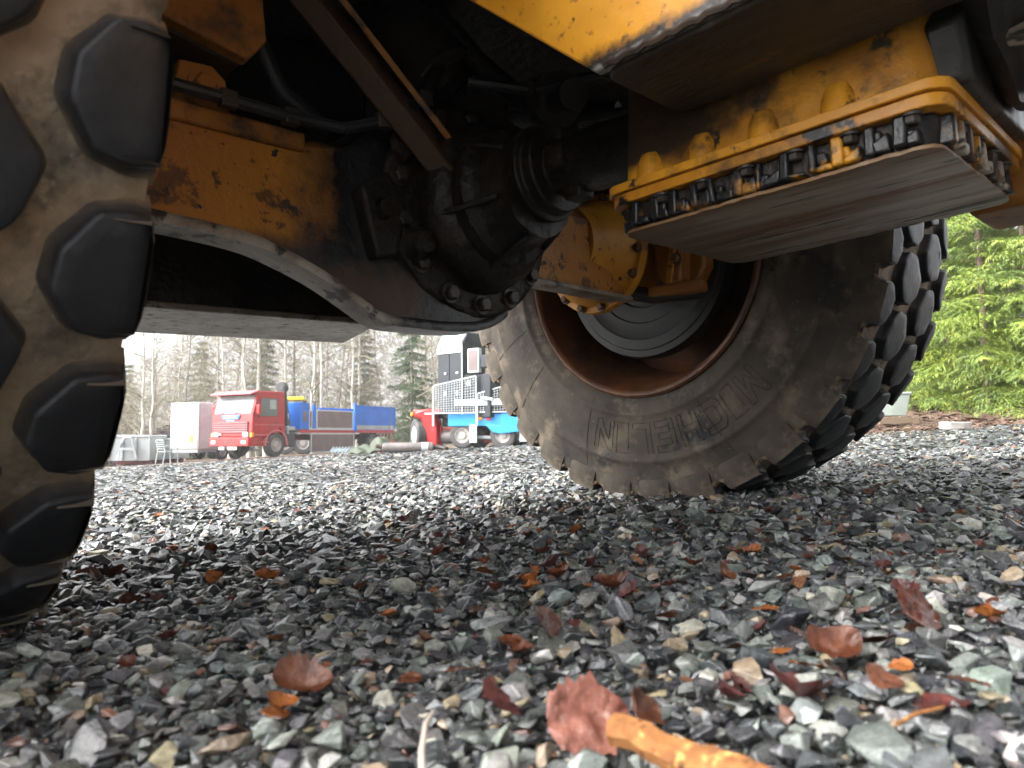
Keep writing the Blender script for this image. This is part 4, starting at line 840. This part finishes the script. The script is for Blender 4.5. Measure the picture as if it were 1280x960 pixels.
sc = cq((.95, -.06, 1.05), (1.28, .06, 1.62), 'control_panel_frame', 'galv', .01); cq((.985, -.068, 1.10), (1.245, -.06, 1.57), 'control_panel_glass', 'ply_brown', .004, sc)
cq((1.29, -.02, 1.15), (1.5, .10, 1.45), 'control_box', 'black_panel', .02)
MB().disc((1.0, -.03, .80), (0, -1, 0), .07, .07, 16).build('gauge', 'hub_steel', cab2, .01); MB().tube([(1.35, -.05, .46), (1.7, -.10, .40)], .035, 8).build('exhaust_stub', 'galv', cab2)

# ---- red tractor unit in front of the trailer
rt = empty('red_tractor', None, 'small red tractor unit parked nose on beside the blue trailer', 'tractor'); place(rt, wpos(545, 19.2), math.radians(-14))
def rq(lo, hi, name, m, bevel=.02, par=None): return MB().b2(lo, hi).build(name, m, par or rt, bevel)
MB().prism([(-.16, .10), (.12, .06), (.10, .55), (.02, .98), (-.20, 1.06), (-.52, .98), (-.56, .84), (-.36, .80), (-.22, .50)], XZ, -.22, .25).build('fender', 'truck_red', rt, .05, 3)
rq((-.58, -.20, .93), (.18, .55, 1.03), 'bonnet_lid', 'truck_red', .03); MB().disc((-.56, -.18, .92), (-.7, -.7, 0), .05, .06, 12).build('indicator', 'amber', rt, .01)
road_wheel(rt, (-.50, .05, .40), .40, .26, (-.80, -.60, 0), .62, 'lamp_white', 6); road_wheel(rt, (-.75, .95, .40), .40, .26, (-.80, -.60, 0), .62, 'lamp_white', 6)
MB().lathe([(0, .001), (0, .16), (.55, .16), (.55, .001)], (.14, .05, .32), (1, 0, 0), 20).build('silver_tank', 'silencer', rt, .03)
rq((.10, .0, .50), (.62, .30, .58), 'chassis_bar', 'red_dark', .01); rq((.12, .1, .60), (.46, .7, .92), 'engine_block', 'black_machine', .03); MB().tube([(.12, -.05, .2), (.14, -.02, .62)], .035, 8).build('strut', 'truck_red', rt)
rq((.55, -.05, .30), (.8, .3, .62), 'engine_cover', 'red_dark', .03)

# ---- things lying on the gravel before the lorry
ex = empty('old_silencer', None, 'long rusty silencer pipe lying on the gravel before the red tractor', 'pipe'); place(ex, wpos(516, 17.6) + Vector((0, 0, .11)), math.radians(4))
MB().lathe([(-.72, .05), (-.70, .10), (-.66, .115), (.46, .115), (.49, .09)], (0, 0, 0), (1, 0, 0), 24).build('silencer_body', 'silencer', ex)
MB().tube([(.48, 0, 0), (.62, -.02, 0), (.74, -.10, -.03), (.80, -.2, -.05)], .055, 12).build('tail_pipe', 'oil_brown', ex); MB().lathe([(0, .117), (.16, .117)], (.20, 0, 0), (1, 0, 0), 24).build('pale_band', 'galv', ex)
MB().tube([(-.70, 0, 0), (-.86, .02, .04)], .05, 10).build('inlet_pipe', 'oil_brown', ex)
def cloth(name, nx, ny, sx, sy, hf, m, label, cat, p, ang, seed):
    mb = MB(); random.seed(seed)
    for j in range(ny + 1):
        for i in range(nx + 1):
            x = i / nx - .5; y = j / ny - .5; mb.v.append(Vector((x * sx, y * sy, hf(x, y))))
    for j in range(ny):
        for i in range(nx): a_ = j * (nx + 1) + i; mb.f.append([a_, a_ + 1, a_ + nx + 2, a_ + nx + 1]); mb.mi.append(0)
    o = mb.build(name, m); place(o, p, ang); so_ = o.modifiers.new('solid', 'SOLIDIFY'); so_.thickness = .012; return tag(o, label, cat)
cloth('green_tarpaulin', 36, 22, 1.15, .9, lambda x, y: max(0, .02 + .30 * max(0, 1 - ((x - .25) / .32) ** 2 - (y / .6) ** 2) + .18 * max(0, 1 - ((x + .1) / .45) ** 2 - (y / .5) ** 2) + .05 * mnoise.noise(Vector((x * 5, y * 9, 1))) + .03 * math.sin(x * 26 + y * 12)), 'tarp_green', 'crumpled green tarpaulin heaped beside the rusty silencer pipe', 'tarpaulin', wpos(466, 18.4), .15, 3)
cloth('corrugated_sheet', 80, 2, .62, .55, lambda x, y: .10 + .10 * (y + .5) + .03 * math.sin(x * 2 * PI * 8), 'sheet_grey', 'grey corrugated sheet lying on gravel before the hanging side board', 'sheet', wpos(430, 18.6), .1, 2)
brick_ = empty('scrap_crate', None, 'rusty brown crate of scrap behind the tarpaulin', 'crate'); place(brick_, wpos(483, 20.5), .3)
MB().b2((-.22, -.2, 0), (.22, .2, .30)).build('crate_box', 'red_dark', brick_, .02)
for k in range(5): MB().bar((-.2 + k * .1, -.1, .28), (-.12 + k * .08, .15, .52), .04, .03).build('scrap_piece', 'oil_brown', brick_)

# ---- right edge of the yard: green plastic box on a pallet, pale slab
gbx = empty('green_bin', None, 'pale green plastic bin on a pallet behind the far wheel', 'bin'); place(gbx, wpos(1104, 9.9) + Vector((0, 0, .10)), .2); gbx.matrix_world = gbx.matrix_world @ Matrix.Scale(.72, 4)
frustum(rrect(-.30, .30, -.25, .25, .05), .13, rrect(-.36, .36, -.30, .30, .06), .52).build('bin_body', 'box_green', gbx, .01); MB().prism(rrect(-.38, .38, -.32, .32, .06), flat, .521, .56).build('bin_lid', 'box_green', gbx, .01)
for k in range(3): MB().b2((-.32, -.30 + k * .24, -.02), (.50, -.20 + k * .24, .09)).build('pallet_bearer', 'pallet_wood', gbx, .004)
for k in range(6): MB().b2((-.32 + k * .14, -.30, .091), (-.22 + k * .14, .28, .114)).build('pallet_board', 'pallet_wood', gbx, .003)
sl = MB(); sl.prism([(-.15, -.1), (-.02, -.13), (.12, -.11), (.17, .06), (.02, .13), (-.11, .11)], flat, 0, .085); rough(sl, .012, 9); o = sl.build('pale_slab', 'concrete', None, .012); place(o, wpos(1192, 8.2) + Vector((0, 0, .0)), .2); tag(o, 'small pale concrete slab lying in leaf litter before the spruces', 'slab')
# ================================================================== trees
mat('birch_bark', (.56, .53, .47), .75, col2=(.40, .37, .32), scale=5, stretch=(1, 1, 4), dirt=[((.05, .045, .04), 7, .60, .66, .9)])
mat('grey_bark', (.24, .205, .18), .85, col2=(.15, .125, .11), scale=5)
mat('twig', (.20, .162, .108), .85, col2=(.28, .25, .175), scale=.5)
mat('twig_green', (.15, .15, .095), .85, col2=(.22, .195, .14), scale=.4)
mat('spruce_bark', (.13, .09, .065), .9, col2=(.20, .15, .11), scale=8)
mat('spruce_bright', (.26, .34, .04), .55, col2=(.10, .16, .028), scale=1.3, lo=.36, hi=.58, dirt=[((.38, .42, .05), 2.3, .54, .68, None)])
mat('spruce_dark', (.075, .12, .045), .6, col2=(.05, .085, .035), scale=.8)
def bare_tree(seed, H, r0, nb, twigs, lean, up):
    """trunk mesh and crown mesh (limbs and twigs)"""
    rg = random.Random(seed); tk_ = MB(); pts = []; x = y = 0.; n = 12
    for k in range(n + 1):
        pts.append(Vector((x, y, H * k / n))); x += rg.gauss(lean, .05) * H / n; y += rg.gauss(0, .05) * H / n
    rs_ = [r0 * (1 - .93 * k / n) for k in range(n + 1)]; rs_[0] *= 1.35
    tk_.tube(pts, rs_, 7, False); V = []; F = []
    def strand(p, d, L, r, seg, droop):
        p = Vector(p); d = Vector(d).normalized(); out = [p.copy()]; b = len(V)
        for k in range(seg + 1):
            s_, u_ = frame(d); rr = r * (1 - .85 * k / seg)
            V.extend([tuple(p + s_ * rr), tuple(p - s_ * rr * .5 + u_ * rr * .87), tuple(p - s_ * rr * .5 - u_ * rr * .87)]); out.append(p.copy())
            p = p + d * (L / seg); d = (d + Vector((rg.gauss(0, .16), rg.gauss(0, .16), rg.gauss(-droop, .10)))).normalized()
        for k in range(seg):
            for j in range(3): a_ = b + k * 3 + j; c_ = b + k * 3 + (j + 1) % 3; F.append((a_, c_, c_ + 3)); F.append((a_, c_ + 3, a_ + 3))
        return out
    for k in range(nb):
        f = rg.uniform(.08, .96) ** .9; i = min(int(f * n), n - 1); p = pts[i].lerp(pts[i + 1], f * n - i); a = rg.uniform(0, 2 * PI)
        L = H * rg.uniform(.12, .26) * (1.15 - f); d = Vector((math.cos(a), math.sin(a), rg.uniform(.1, 1.) * up))
        o1 = strand(p, d, L, r0 * .22 * (1.1 - f) + .012, 4, -.03)
        for q in range(twigs):
            j = rg.randrange(1, len(o1)); a2 = rg.uniform(0, 2 * PI); dd = (d.normalized() * .7 + Vector((math.cos(a2), math.sin(a2), rg.uniform(-.2, .7))) * .8)
            o2 = strand(o1[j], dd, L * rg.uniform(.3, .6), .012, 3, .06)
            for w_ in range(3):
                a3 = rg.uniform(0, 2 * PI); d3 = dd.normalized() + Vector((math.cos(a3), math.sin(a3), rg.uniform(-.6, .4))) * .8; strand(o2[rg.randrange(1, len(o2))], d3, L * rg.uniform(.15, .35), .007, 2, .12)
    return tk_, np.array(V), np.array(F)
def tree_proto(seed, H, r0, nb, tw, lean, up, bark, twm):
    tkm, V, F = bare_tree(seed, H, r0, nb, tw, lean, up); return tkm.mesh('trunk', bark), raw_mesh('crown', V, F, m=twm), H
BIRCH = [tree_proto(20 + k, 15 + k, .105, 40, 4, (.03, -.02, .05, 0)[k], .9, 'birch_bark', 'twig_green') for k in range(4)]
BARE = [tree_proto(40 + k, 12 + k, .075, 46, 5, (.06, -.08, .02)[k], .8, 'grey_bark', ('twig', 'twig_green', 'twig')[k]) for k in range(3)]
def plant(name, pr, px, d, s, rot, label, cat='tree', group=None, up=0.):
    r = empty(name, None, label, cat, group); p = wpos(px, d) + Vector((0, 0, up)); r.matrix_world = Matrix.Translation(p - Vector((0, 0, .08))) @ Matrix.Rotation(rot, 4, 'Z') @ Matrix.Scale(s, 4)
    add_obj('trunk', pr[0], r); add_obj('crown', pr[1], r); return r
rt_ = random.Random(9)
bx = [(176, 46, 'leftmost of the two slim birches behind the hook skip'), (188, 45, 'slim birch second from the left behind the hook skip'), (288, 44, 'birch leaning over the red cab, first of its clump'), (299, 47, 'birch in the clump above the red cab roof'), (312, 43, 'pale birch rising just behind the red cab windscreen'), (322, 49, 'thin birch behind the red cab door'), (332, 44, 'birch straight above the lorry crane elbow'), (352, 48, 'birch just beside the black lorry crane'), (384, 42, 'thick white birch above the blue headboard'), (391, 47, 'thin birch paired with the thick white one'), (404, 42.5, 'tall straight white birch above the ply side board'), (411, 49, 'thin birch right of the tall straight white one'), (437, 43, 'white birch above the blue tail box'), (446, 48, 'thin birch behind the blue tail box'), (423, 52, 'faint birch deep in the wood behind the flatbed'), (268, 50, 'faint birch behind the white box trailer'), (228, 52, 'faint slender birch rising behind the white trailer'), (365, 53, 'faint birch behind the yellow cab roof')]
for k, (px, d, lb) in enumerate(bx): plant('birch_tree', BIRCH[k % 4], px, d, rt_.uniform(.9, 1.15), rt_.uniform(0, 6), 'bare ' + lb, group='birches at the yard edge')
for k in range(34):
    px = -60 + 740 * k / 33 + rt_.uniform(-12, 12); plant('bare_tree', BARE[k % 3], px, rt_.uniform(47, 66), rt_.uniform(.8, 1.2) * min(1, .5 + max(0, px - 120) / 300), rt_.uniform(0, 6), 'leafless grey tree standing in the wood behind the parked vehicles', group='leafless trees of the wood behind')
for k, (px, d) in enumerate(((560, 50), (576, 47), (598, 45), (620, 44), (640, 42), (662, 40))):
    plant('bare_tree', BARE[k % 3], px, d, rt_.uniform(.75, .95), rt_.uniform(0, 6), 'leafless spreading tree behind the black cabinet and blue trailer', group='leafless trees behind the cabinet')
for k in range(14): plant('bare_tree', BARE[k % 3], 700 + 60 * k + rt_.uniform(-15, 15), rt_.uniform(22, 34), rt_.uniform(.8, 1.1), rt_.uniform(0, 6), 'leafless tree in the wood beyond the far wheel and spruces', group='leafless trees beyond the far wheel')
# tangle of the wood: nobody could count its stems
def thicket(name, spots, n, H, label, m, seed):
    rg = np.random.default_rng(seed); c = np.array(spots)[rg.integers(0, len(spots), n)] + rg.normal(0, 1.6, (n, 3)) * np.array([1, 1, 0])
    pxc = c[:, 0] / c[:, 1] * F_PX + 640; hh = H * np.clip(.48 + (pxc - 150) / 260, .48, 1.0)   # the wood is lower towards the open corner
    c[:, 2] = np.array([yard_z(a, b) for a, b in c[:, :2]]) + rg.uniform(0, 1, n) ** 1.5 * hh
    d = rg.normal(size=(n, 3)) * np.array([.8, .8, .55]) + np.array([0, 0, .55]); d /= np.linalg.norm(d, axis=1)[:, None]; d *= rg.uniform(.35, 1.5, (n, 1))
    s_ = np.cross(d, rg.normal(size=(n, 3))); s_ /= np.linalg.norm(s_, axis=1)[:, None]; s_ *= rg.uniform(.007, .018, (n, 1))
    V = np.stack([c - s_, c + s_, c + d], 1).reshape(-1, 3); F = np.arange(3 * n).reshape(n, 3); o = add_obj(name, raw_mesh(name, V, F, m=m)); return tag(o, label, 'thicket', kind='stuff')
sp = [tuple(wpos(px, d)) for px in range(-120, 760, 14) for d in (50, 57, 64, 72)]
thicket('thicket', sp, 170000, 12.5, 'pale tangle of bare twigs filling the wood behind the vehicles', 'twig', 1)
sp = [tuple(wpos(px, d)) for px in range(610, 760, 20) for d in (30, 34)]
thicket('thicket', sp, 14000, 5.5, 'tangle of bare twigs behind the black cabinet', 'twig_green', 2)
sp = [tuple(wpos(px, d)) for px in range(900, 1500, 24) for d in (17, 22, 28)]
thicket('thicket', sp, 24000, 5, 'tangle of bare twigs behind the bright spruces', 'twig_green', 3)

def spruce_proto(seed, H, L0, needle, wsp, bark, m, nw=6, dens=1.):
    rg = np.random.default_rng(seed); tkm = MB().tube([(0, 0, 0), (.03, 0, H * .5), (0, .02, H)], [H * .009, H * .006, .008], 8, False)
    V = []; F = []; z = .40
    def needles(p0, p1, L):
        n = max(3, int(np.linalg.norm(p1 - p0) / (needle * .30) * dens)); d = (p1 - p0) / max(np.linalg.norm(p1 - p0), 1e-6)
        for k in range(n):
            q = p0 + (p1 - p0) * (k + rg.uniform()) / n; o = rg.normal(size=3); o -= d * (o @ d); o /= np.linalg.norm(o) + 1e-9; o[2] -= .25
            t = q + (d * .75 + o * .8) * L * rg.uniform(.6, 1.1); s = np.cross(d, o); s = s / (np.linalg.norm(s) + 1e-9) * L * .085; b = len(V); V.extend([q - s, q + s, t]); F.append((b, b + 1, b + 2))
    while z < H * .97:
        f = z / H; L = L0 * (1 - f) ** .8 + .12
        for k in range(nw):
            a = rg.uniform(0, 2 * PI); Lb = L * rg.uniform(.65, 1.12); dr = rg.uniform(-.05, .25); pts = []
            for j in range(8):
                t = j / 7; pts.append(np.array([math.cos(a) * Lb * t, math.sin(a) * Lb * t, z + Lb * (.10 * t - (.42 + dr) * t ** 1.5 + .20 * t ** 4)]))
            b = len(V)
            for j in range(7):                       # thin brown branch
                p, q = pts[j], pts[j + 1]; s = np.array([-math.sin(a), math.cos(a), 0]) * .008 * (1 - j / 8); i = len(V); V.extend([p - s, p + s, q]); F.append((i, i + 1, i + 2))
            for j in range(1, 8):
                needles(pts[j - 1], pts[j], needle)
                for sd_ in (-1, 1):
                    for e in range(2):
                        q = pts[j - 1] + (pts[j] - pts[j - 1]) * (e + rg.uniform()) / 2; Lt = Lb * .34 * (1 - (j - 1) / 8) * rg.uniform(.5, 1.1) + .05
                        dd = np.array([math.cos(a + sd_ * .85), math.sin(a + sd_ * .85), rg.uniform(-.75, -.15)]); needles(q, q + dd * Lt, needle)
        z += wsp * rg.uniform(.7, 1.2)
    return tkm.mesh('trunk', bark), raw_mesh('crown', np.array(V), np.array(F), m=m), H
SPR = [spruce_proto(1, 6.5, 1.75, .064, .27, 'spruce_bark', 'spruce_bright', 6, 1.15), spruce_proto(2, 5.5, 1.6, .064, .25, 'spruce_bark', 'spruce_bright', 6, 1.15)]
SPD = [spruce_proto(3, 9, 2.0, .22, .42, 'spruce_bark', 'spruce_dark', 6, .8)]
for k, (px, d, s, lb) in enumerate(((1142, 11.8, 1., 'bright green spruce rising just right of the far wheel'), (1190, 10.9, .95, 'bright green spruce behind the pale slab'), (1236, 10.3, 1.05, 'yellow green spruce second from the right picture edge'), (1290, 9.9, 1., 'yellow green spruce cut by the right picture edge'), (1215, 13.2, 1.2, 'taller green spruce in the second row behind the slab'), (1275, 13.6, 1.25, 'taller green spruce in the second row at the right edge'), (1165, 14.5, 1.2, 'green spruce in the back row just right of the wheel'), (1090, 15, 1., 'green spruce mostly hidden behind the far wheel'), (1350, 10.5, 1.1, 'green spruce just past the right picture edge'))):
    plant('spruce_tree', SPR[k % 2], px, d + .8, s, k * 1.3, lb, group='bright spruces beside the yard', up=.22)
for k, (px, d, s, lb) in enumerate(((514, 45, 1.05, 'dark green spruce left of the black cabinet'), (330, 52, 1.0, 'dark spruce deep in the wood above the lorry crane'), (160, 62, .95, 'dark pine at the far left of the wood'), (455, 56, 1.1, 'dark spruce deep in the wood behind the tail box'), (250, 60, 1.1, 'dark spruce deep in the wood behind the white trailer'))):
    plant('spruce_tree', SPD[0], px, d, s, k * 1.1, lb, group='dark spruces in the wood')
# low bank of soil and leaves along the edge of the yard
mb = MB(); nu, nd = 60, 14
def bank_h(i, j): t = j / nd; return .30 * (1 - math.exp(-(t * 3.2) ** 2)) * min(1, i / 6) + .035 * mnoise.noise(Vector((i * .5, j * .7, 2))) - .05
for i in range(nu + 1):
    for j in range(nd + 1):
        p_ = wpos(1040 + 620 * i / nu, 8.3 - .9 * i / nu + 7.5 * j / nd); mb.v.append(p_ + Vector((0, 0, bank_h(i, j))))
for i in range(nu):
    for j in range(nd): a_ = i * (nd + 1) + j; mb.f.append([a_, a_ + 1, a_ + nd + 2, a_ + nd + 1]); mb.mi.append(0)
mb.build('earth_bank', 'forest_soil')['kind'] = 'structure'
# leaf litter under the spruces
rg = np.random.default_rng(5); n = 9000; ti = rg.uniform(0, 1, n); tj = rg.uniform(0, 1, n) ** 1.6; pos = np.array([wpos(1040 + 620 * a, 8.3 - .9 * a + 7.5 * b) for a, b in zip(ti, tj)]); pos[:, 2] += np.array([bank_h(a * nu, b * nd) for a, b in zip(ti, tj)]) + rg.uniform(0, .04, n)
dv = rg.normal(size=(n, 3)) * np.array([1, 1, .35]) * .045; sv = rg.normal(size=(n, 3)) * np.array([1, 1, .5]) * .03
V = np.stack([pos - dv, pos + sv, pos + dv], 1).reshape(-1, 3); mat('litter', (.155, .092, .062), .9, col2=(.08, .05, .036), scale=9, dirt=[((.24, .17, .10), 5, .58, .70, None)])
tag(add_obj('leaf_litter', raw_mesh('leaf_litter', V, np.arange(3 * n).reshape(n, 3), m='litter')), 'brown leaf litter covering the ground under the spruces', 'leaf litter', kind='stuff')

# ================================================================== fallen leaves, stick and stalk on the gravel
def leaf_mesh(seed, toothed):
    rg = random.Random(seed); n = 14; m = 5; V = []; F = []; c1 = rg.uniform(-.4, 1.5); c2 = rg.uniform(-.3, 1.3); tw = rg.uniform(-.9, .9)
    for i in range(n + 1):
        t = i / n; wd = .46 * math.sin(PI * min(1, t ** .8 * .97 + .03)) ** .75 * (1 + (.09 * ((i % 2) * 2 - 1) if toothed else 0) + .28 * mnoise.noise(Vector((i * .45, seed * 3.1, 0))))
        for j in range(-m, m + 1):
            x = t - .5; y = wd * j / m; z = .07 * mnoise.noise(Vector((x * 9 + seed, y * 9, 3))) + c1 * y * y * 1.6 + c2 * x * x * .9 + tw * x * y + .05 * mnoise.noise(Vector((x * 4 + seed, y * 4, 0))) - .03 * math.exp(-(j * .9) ** 2); V.append((x, y, z))
    k = 2 * m + 1
    for i in range(n):
        for j in range(2 * m): a = i * k + j; F.append((a, a + 1, a + k + 1, a + k))
    return np.array(V), np.array(F)
LM = {}
for mn in ('leaf_rust', 'leaf_orange', 'leaf_pale', 'leaf_maroon'):
    LM[mn] = []
    for s_ in range(5):
        V, F = leaf_mesh(s_ + 3, s_ % 2); me = raw_mesh('leaf', V, F, m=mn); me.polygons.foreach_set('use_smooth', [True] * len(F)); LM[mn].append(me)
def leaf(px, py, wpx, mn, label, group, rg, zo=.014, tilt=.45, rx=None):
    zo -= .003; p = on_yard(px, py, zo); dist = (p - CAMP).length; s = wpx / F_PX * dist * 1.0
    o = add_obj('fallen_leaf', rg.choice(LM[mn])); e = rx or (rg.gauss(0, tilt * .7), rg.gauss(0, tilt * .7), rg.uniform(0, 6.28))
    o.matrix_world = Y2W @ Matrix.Translation(p) @ (Matrix.Rotation(e[2], 4, 'Z') @ Matrix.Rotation(e[0], 4, 'X') @ Matrix.Rotation(e[1], 4, 'Y')) @ Matrix.Scale(s, 4)
    tag(o, label, 'leaf', group); return o
rg = random.Random(21)
SOLO = [(738, 893, 105, 'leaf_pale', 'big pale red brown leaf standing up beside the orange stick', .026, (.95, .1, .35)), (800, 892, 60, 'leaf_rust', 'rust leaf tucked behind the thick end of the orange stick', .020, (.8, .3, .8)),
        (378, 856, 66, 'leaf_rust', 'broad shiny rust leaf lying centre left among pale stones', .020, (.5, .2, .1)), (352, 884, 40, 'leaf_orange', 'small orange leaf just below the broad shiny rust leaf', .018, None),
        (622, 872, 62, 'leaf_maroon', 'dark maroon leaf standing left of the big pale leaf', .024, (1.0, .3, 1.9)), (575, 836, 34, 'leaf_rust', 'small bright rust leaf touching a tan stone', .020, None),
        (1045, 812, 66, 'leaf_rust', 'large glossy rust leaf with torn edge on the right', .020, (.45, -.2, .5)), (1150, 762, 60, 'leaf_rust', 'upright folded rust leaf near the right edge', .022, (.9, .2, .4)),
        (998, 868, 80, 'leaf_maroon', 'dull maroon leaf lying flat at lower right', .016, (.2, .2, 1.1)), (1105, 848, 40, 'leaf_rust', 'narrow rust leaf leaning on a grey stone at lower right', .02, None), (685, 783, 55, 'leaf_rust', 'rust leaf bent over stones in the middle distance', .016, None),
        (762, 733, 48, 'leaf_rust', 'curled chestnut leaf below the far wheel', .014, None), (143, 718, 28, 'leaf_rust', 'rounded red brown leaf right of the near tyre foot', .014, None), (268, 720, 20, 'leaf_orange', 'orange leaf tipped up on the left gravel', .014, (.8, .1, .3)),
        (958, 760, 34, 'leaf_orange', 'bright orange leaf lying below the far tyre', .014, None), (640, 658, 18, 'leaf_orange', 'tiny bright orange leaf left of the far tyre foot', .014, None), (718, 665, 20, 'leaf_orange', 'tiny orange forked leaf under the far rim', .014, None), (673, 622, 13, 'leaf_orange', 'tiny orange leaf beside the far tyre tread', .014, None),
        (1175, 880, 60, 'leaf_maroon', 'dark leaf half buried at the lower right corner', .014, None), (645, 668, 22, 'leaf_rust', 'chestnut leaf just below the tiny bright orange leaf', .014, None), (1125, 832, 26, 'leaf_orange', 'small orange leaf standing at the right between grey stones', .022, None)]
for px, py, wd, mn, lb, zo, e in SOLO: leaf(px, py, wd, mn, lb, 'fallen leaves singled out', rg, zo, .45, e)
def small_leaf(px, py, wd, zo=.014):
    mn = rg.choice(['leaf_rust', 'leaf_rust', 'leaf_rust', 'leaf_orange', 'leaf_maroon'])
    col = {'leaf_rust': 'rust brown', 'leaf_orange': 'orange', 'leaf_maroon': 'dark maroon'}[mn]
    side = 'beside the near tyre' if px < 330 else 'between the two tyres' if px < 640 else 'in front of the far tyre' if px < 1000 else 'towards the spruces'
    dep = 'tiny' if py < 640 else 'small' if py < 720 else 'larger'
    lb = '%s %s fallen leaf on the gravel %s' % (dep, col, side); leaf(px, py, wd, mn, lb, 'small fallen leaves on the gravel', rg, zo)
for px, py, wd in ((335, 722, 30), (120, 718, 24), (160, 712, 18), (690, 705, 30), (680, 690, 26), (655, 720, 28), (660, 735, 24), (700, 720, 36), (450, 735, 24), (570, 635, 12), (330, 662, 16), (366, 668, 12), (410, 660, 12), (300, 655, 10), (372, 637, 10), (440, 640, 10), (260, 605, 8), (145, 625, 9), (500, 650, 14), (550, 690, 20), (420, 700, 14), (605, 700, 16), (800, 690, 18), (850, 660, 16), (890, 640, 14), (960, 640, 16), (1025, 640, 14), (1070, 640, 12), (1110, 640, 12), (1010, 675, 20), (1150, 640, 12), (1200, 640, 14), (870, 705, 26), (905, 720, 28), (940, 690, 22), (1060, 700, 24), (1130, 740, 34), (1240, 770, 30), (640, 805, 40), (530, 800, 26), (740, 705, 22), (790, 740, 30), (980, 720, 24), (1180, 690, 20), (1260, 650, 14), (345, 890, 34), (650, 815, 30), (1090, 800, 50), (1010, 830, 40), (910, 870, 40), (1210, 850, 40), (830, 770, 32), (485, 770, 20), (220, 690, 16), (190, 675, 12), (1000, 650, 12), (770, 640, 12), (845, 680, 14)):
    small_leaf(px, py, wd)
for k in range(150):
    px = rg.uniform(90, 1280); py = 600 + 140 * rg.random() ** 1.6 - (px - 640) * .03
    small_leaf(px, py, max(5, (py - 560) * .11 * rg.uniform(.6, 1.3)), .012)
for k in range(70):
    px = rg.uniform(60, 1280); py = 650 + 230 * rg.random() ** 1.3 - (px - 640) * .02
    small_leaf(px, py, max(8, (py - 560) * .085 * rg.uniform(.5, 1.2)), .011)
# stick
a, b = on_yard(768, 912, .030), on_yard(960, 985, .026); mb = MB(); d = b - a; P = []
n = 16
for k in range(n + 1): t = k / n; P.append(a + d * t + Vector((0, 0, .0015 * math.sin(t * 9))) + Vector((.0012 * math.sin(t * 13), 0, 0)))
mb.tube([P[0] - d * .012] + P, [.0052] + [.0092 + .0004 * math.sin(k * 1.9) + .0003 * math.sin(k * 4.1) for k in range(n + 1)], 7); rough(mb, .0012, 120); o = mb.build('broken_stick', 'wood_stick'); o.matrix_world = Y2W
tag(o, 'thick orange brown broken stick lying at the bottom beside the pale leaf', 'stick')
a = [on_yard(528, 970, .030), on_yard(527, 940, .032), on_yard(532, 905, .034), on_yard(541, 890, .030)]
o = MB().tube(a, [.0018, .0018, .0016, .0010], 8).build('pale_stalk', 'straw'); o.matrix_world = Y2W; tag(o, 'thin pale curved stalk standing among the near stones', 'stalk')
a = [on_yard(1120, 906, .024), on_yard(1145, 892, .026), on_yard(1180, 884, .026)]
o = MB().tube(a, [.0012, .0014, .001], 8).build('brown_stalk', 'wood_stick'); o.matrix_world = Y2W; tag(o, 'thin brown leaf stalk lying at the lower right', 'stalk')

# ================================================================== damp air
mz = bpy.data.materials.new('haze'); mz.use_nodes = True; mz.node_tree.nodes.clear()
pv = mz.node_tree.nodes.new('ShaderNodeVolumePrincipled'); pv.inputs['Color'].default_value = (.93, .95, .96, 1); pv.inputs['Density'].default_value = .0013; pv.inputs['Anisotropy'].default_value = .2
ou = mz.node_tree.nodes.new('ShaderNodeOutputMaterial'); mz.node_tree.links.new(pv.outputs[0], ou.inputs['Volume'])
MATS['haze'] = mz
o = MB().b2((-160, -160, -11), (160, 160, 32)).build('haze', 'haze', smooth=0); tag(o, 'thin damp haze whitening the wood behind the yard', 'haze', kind='stuff')
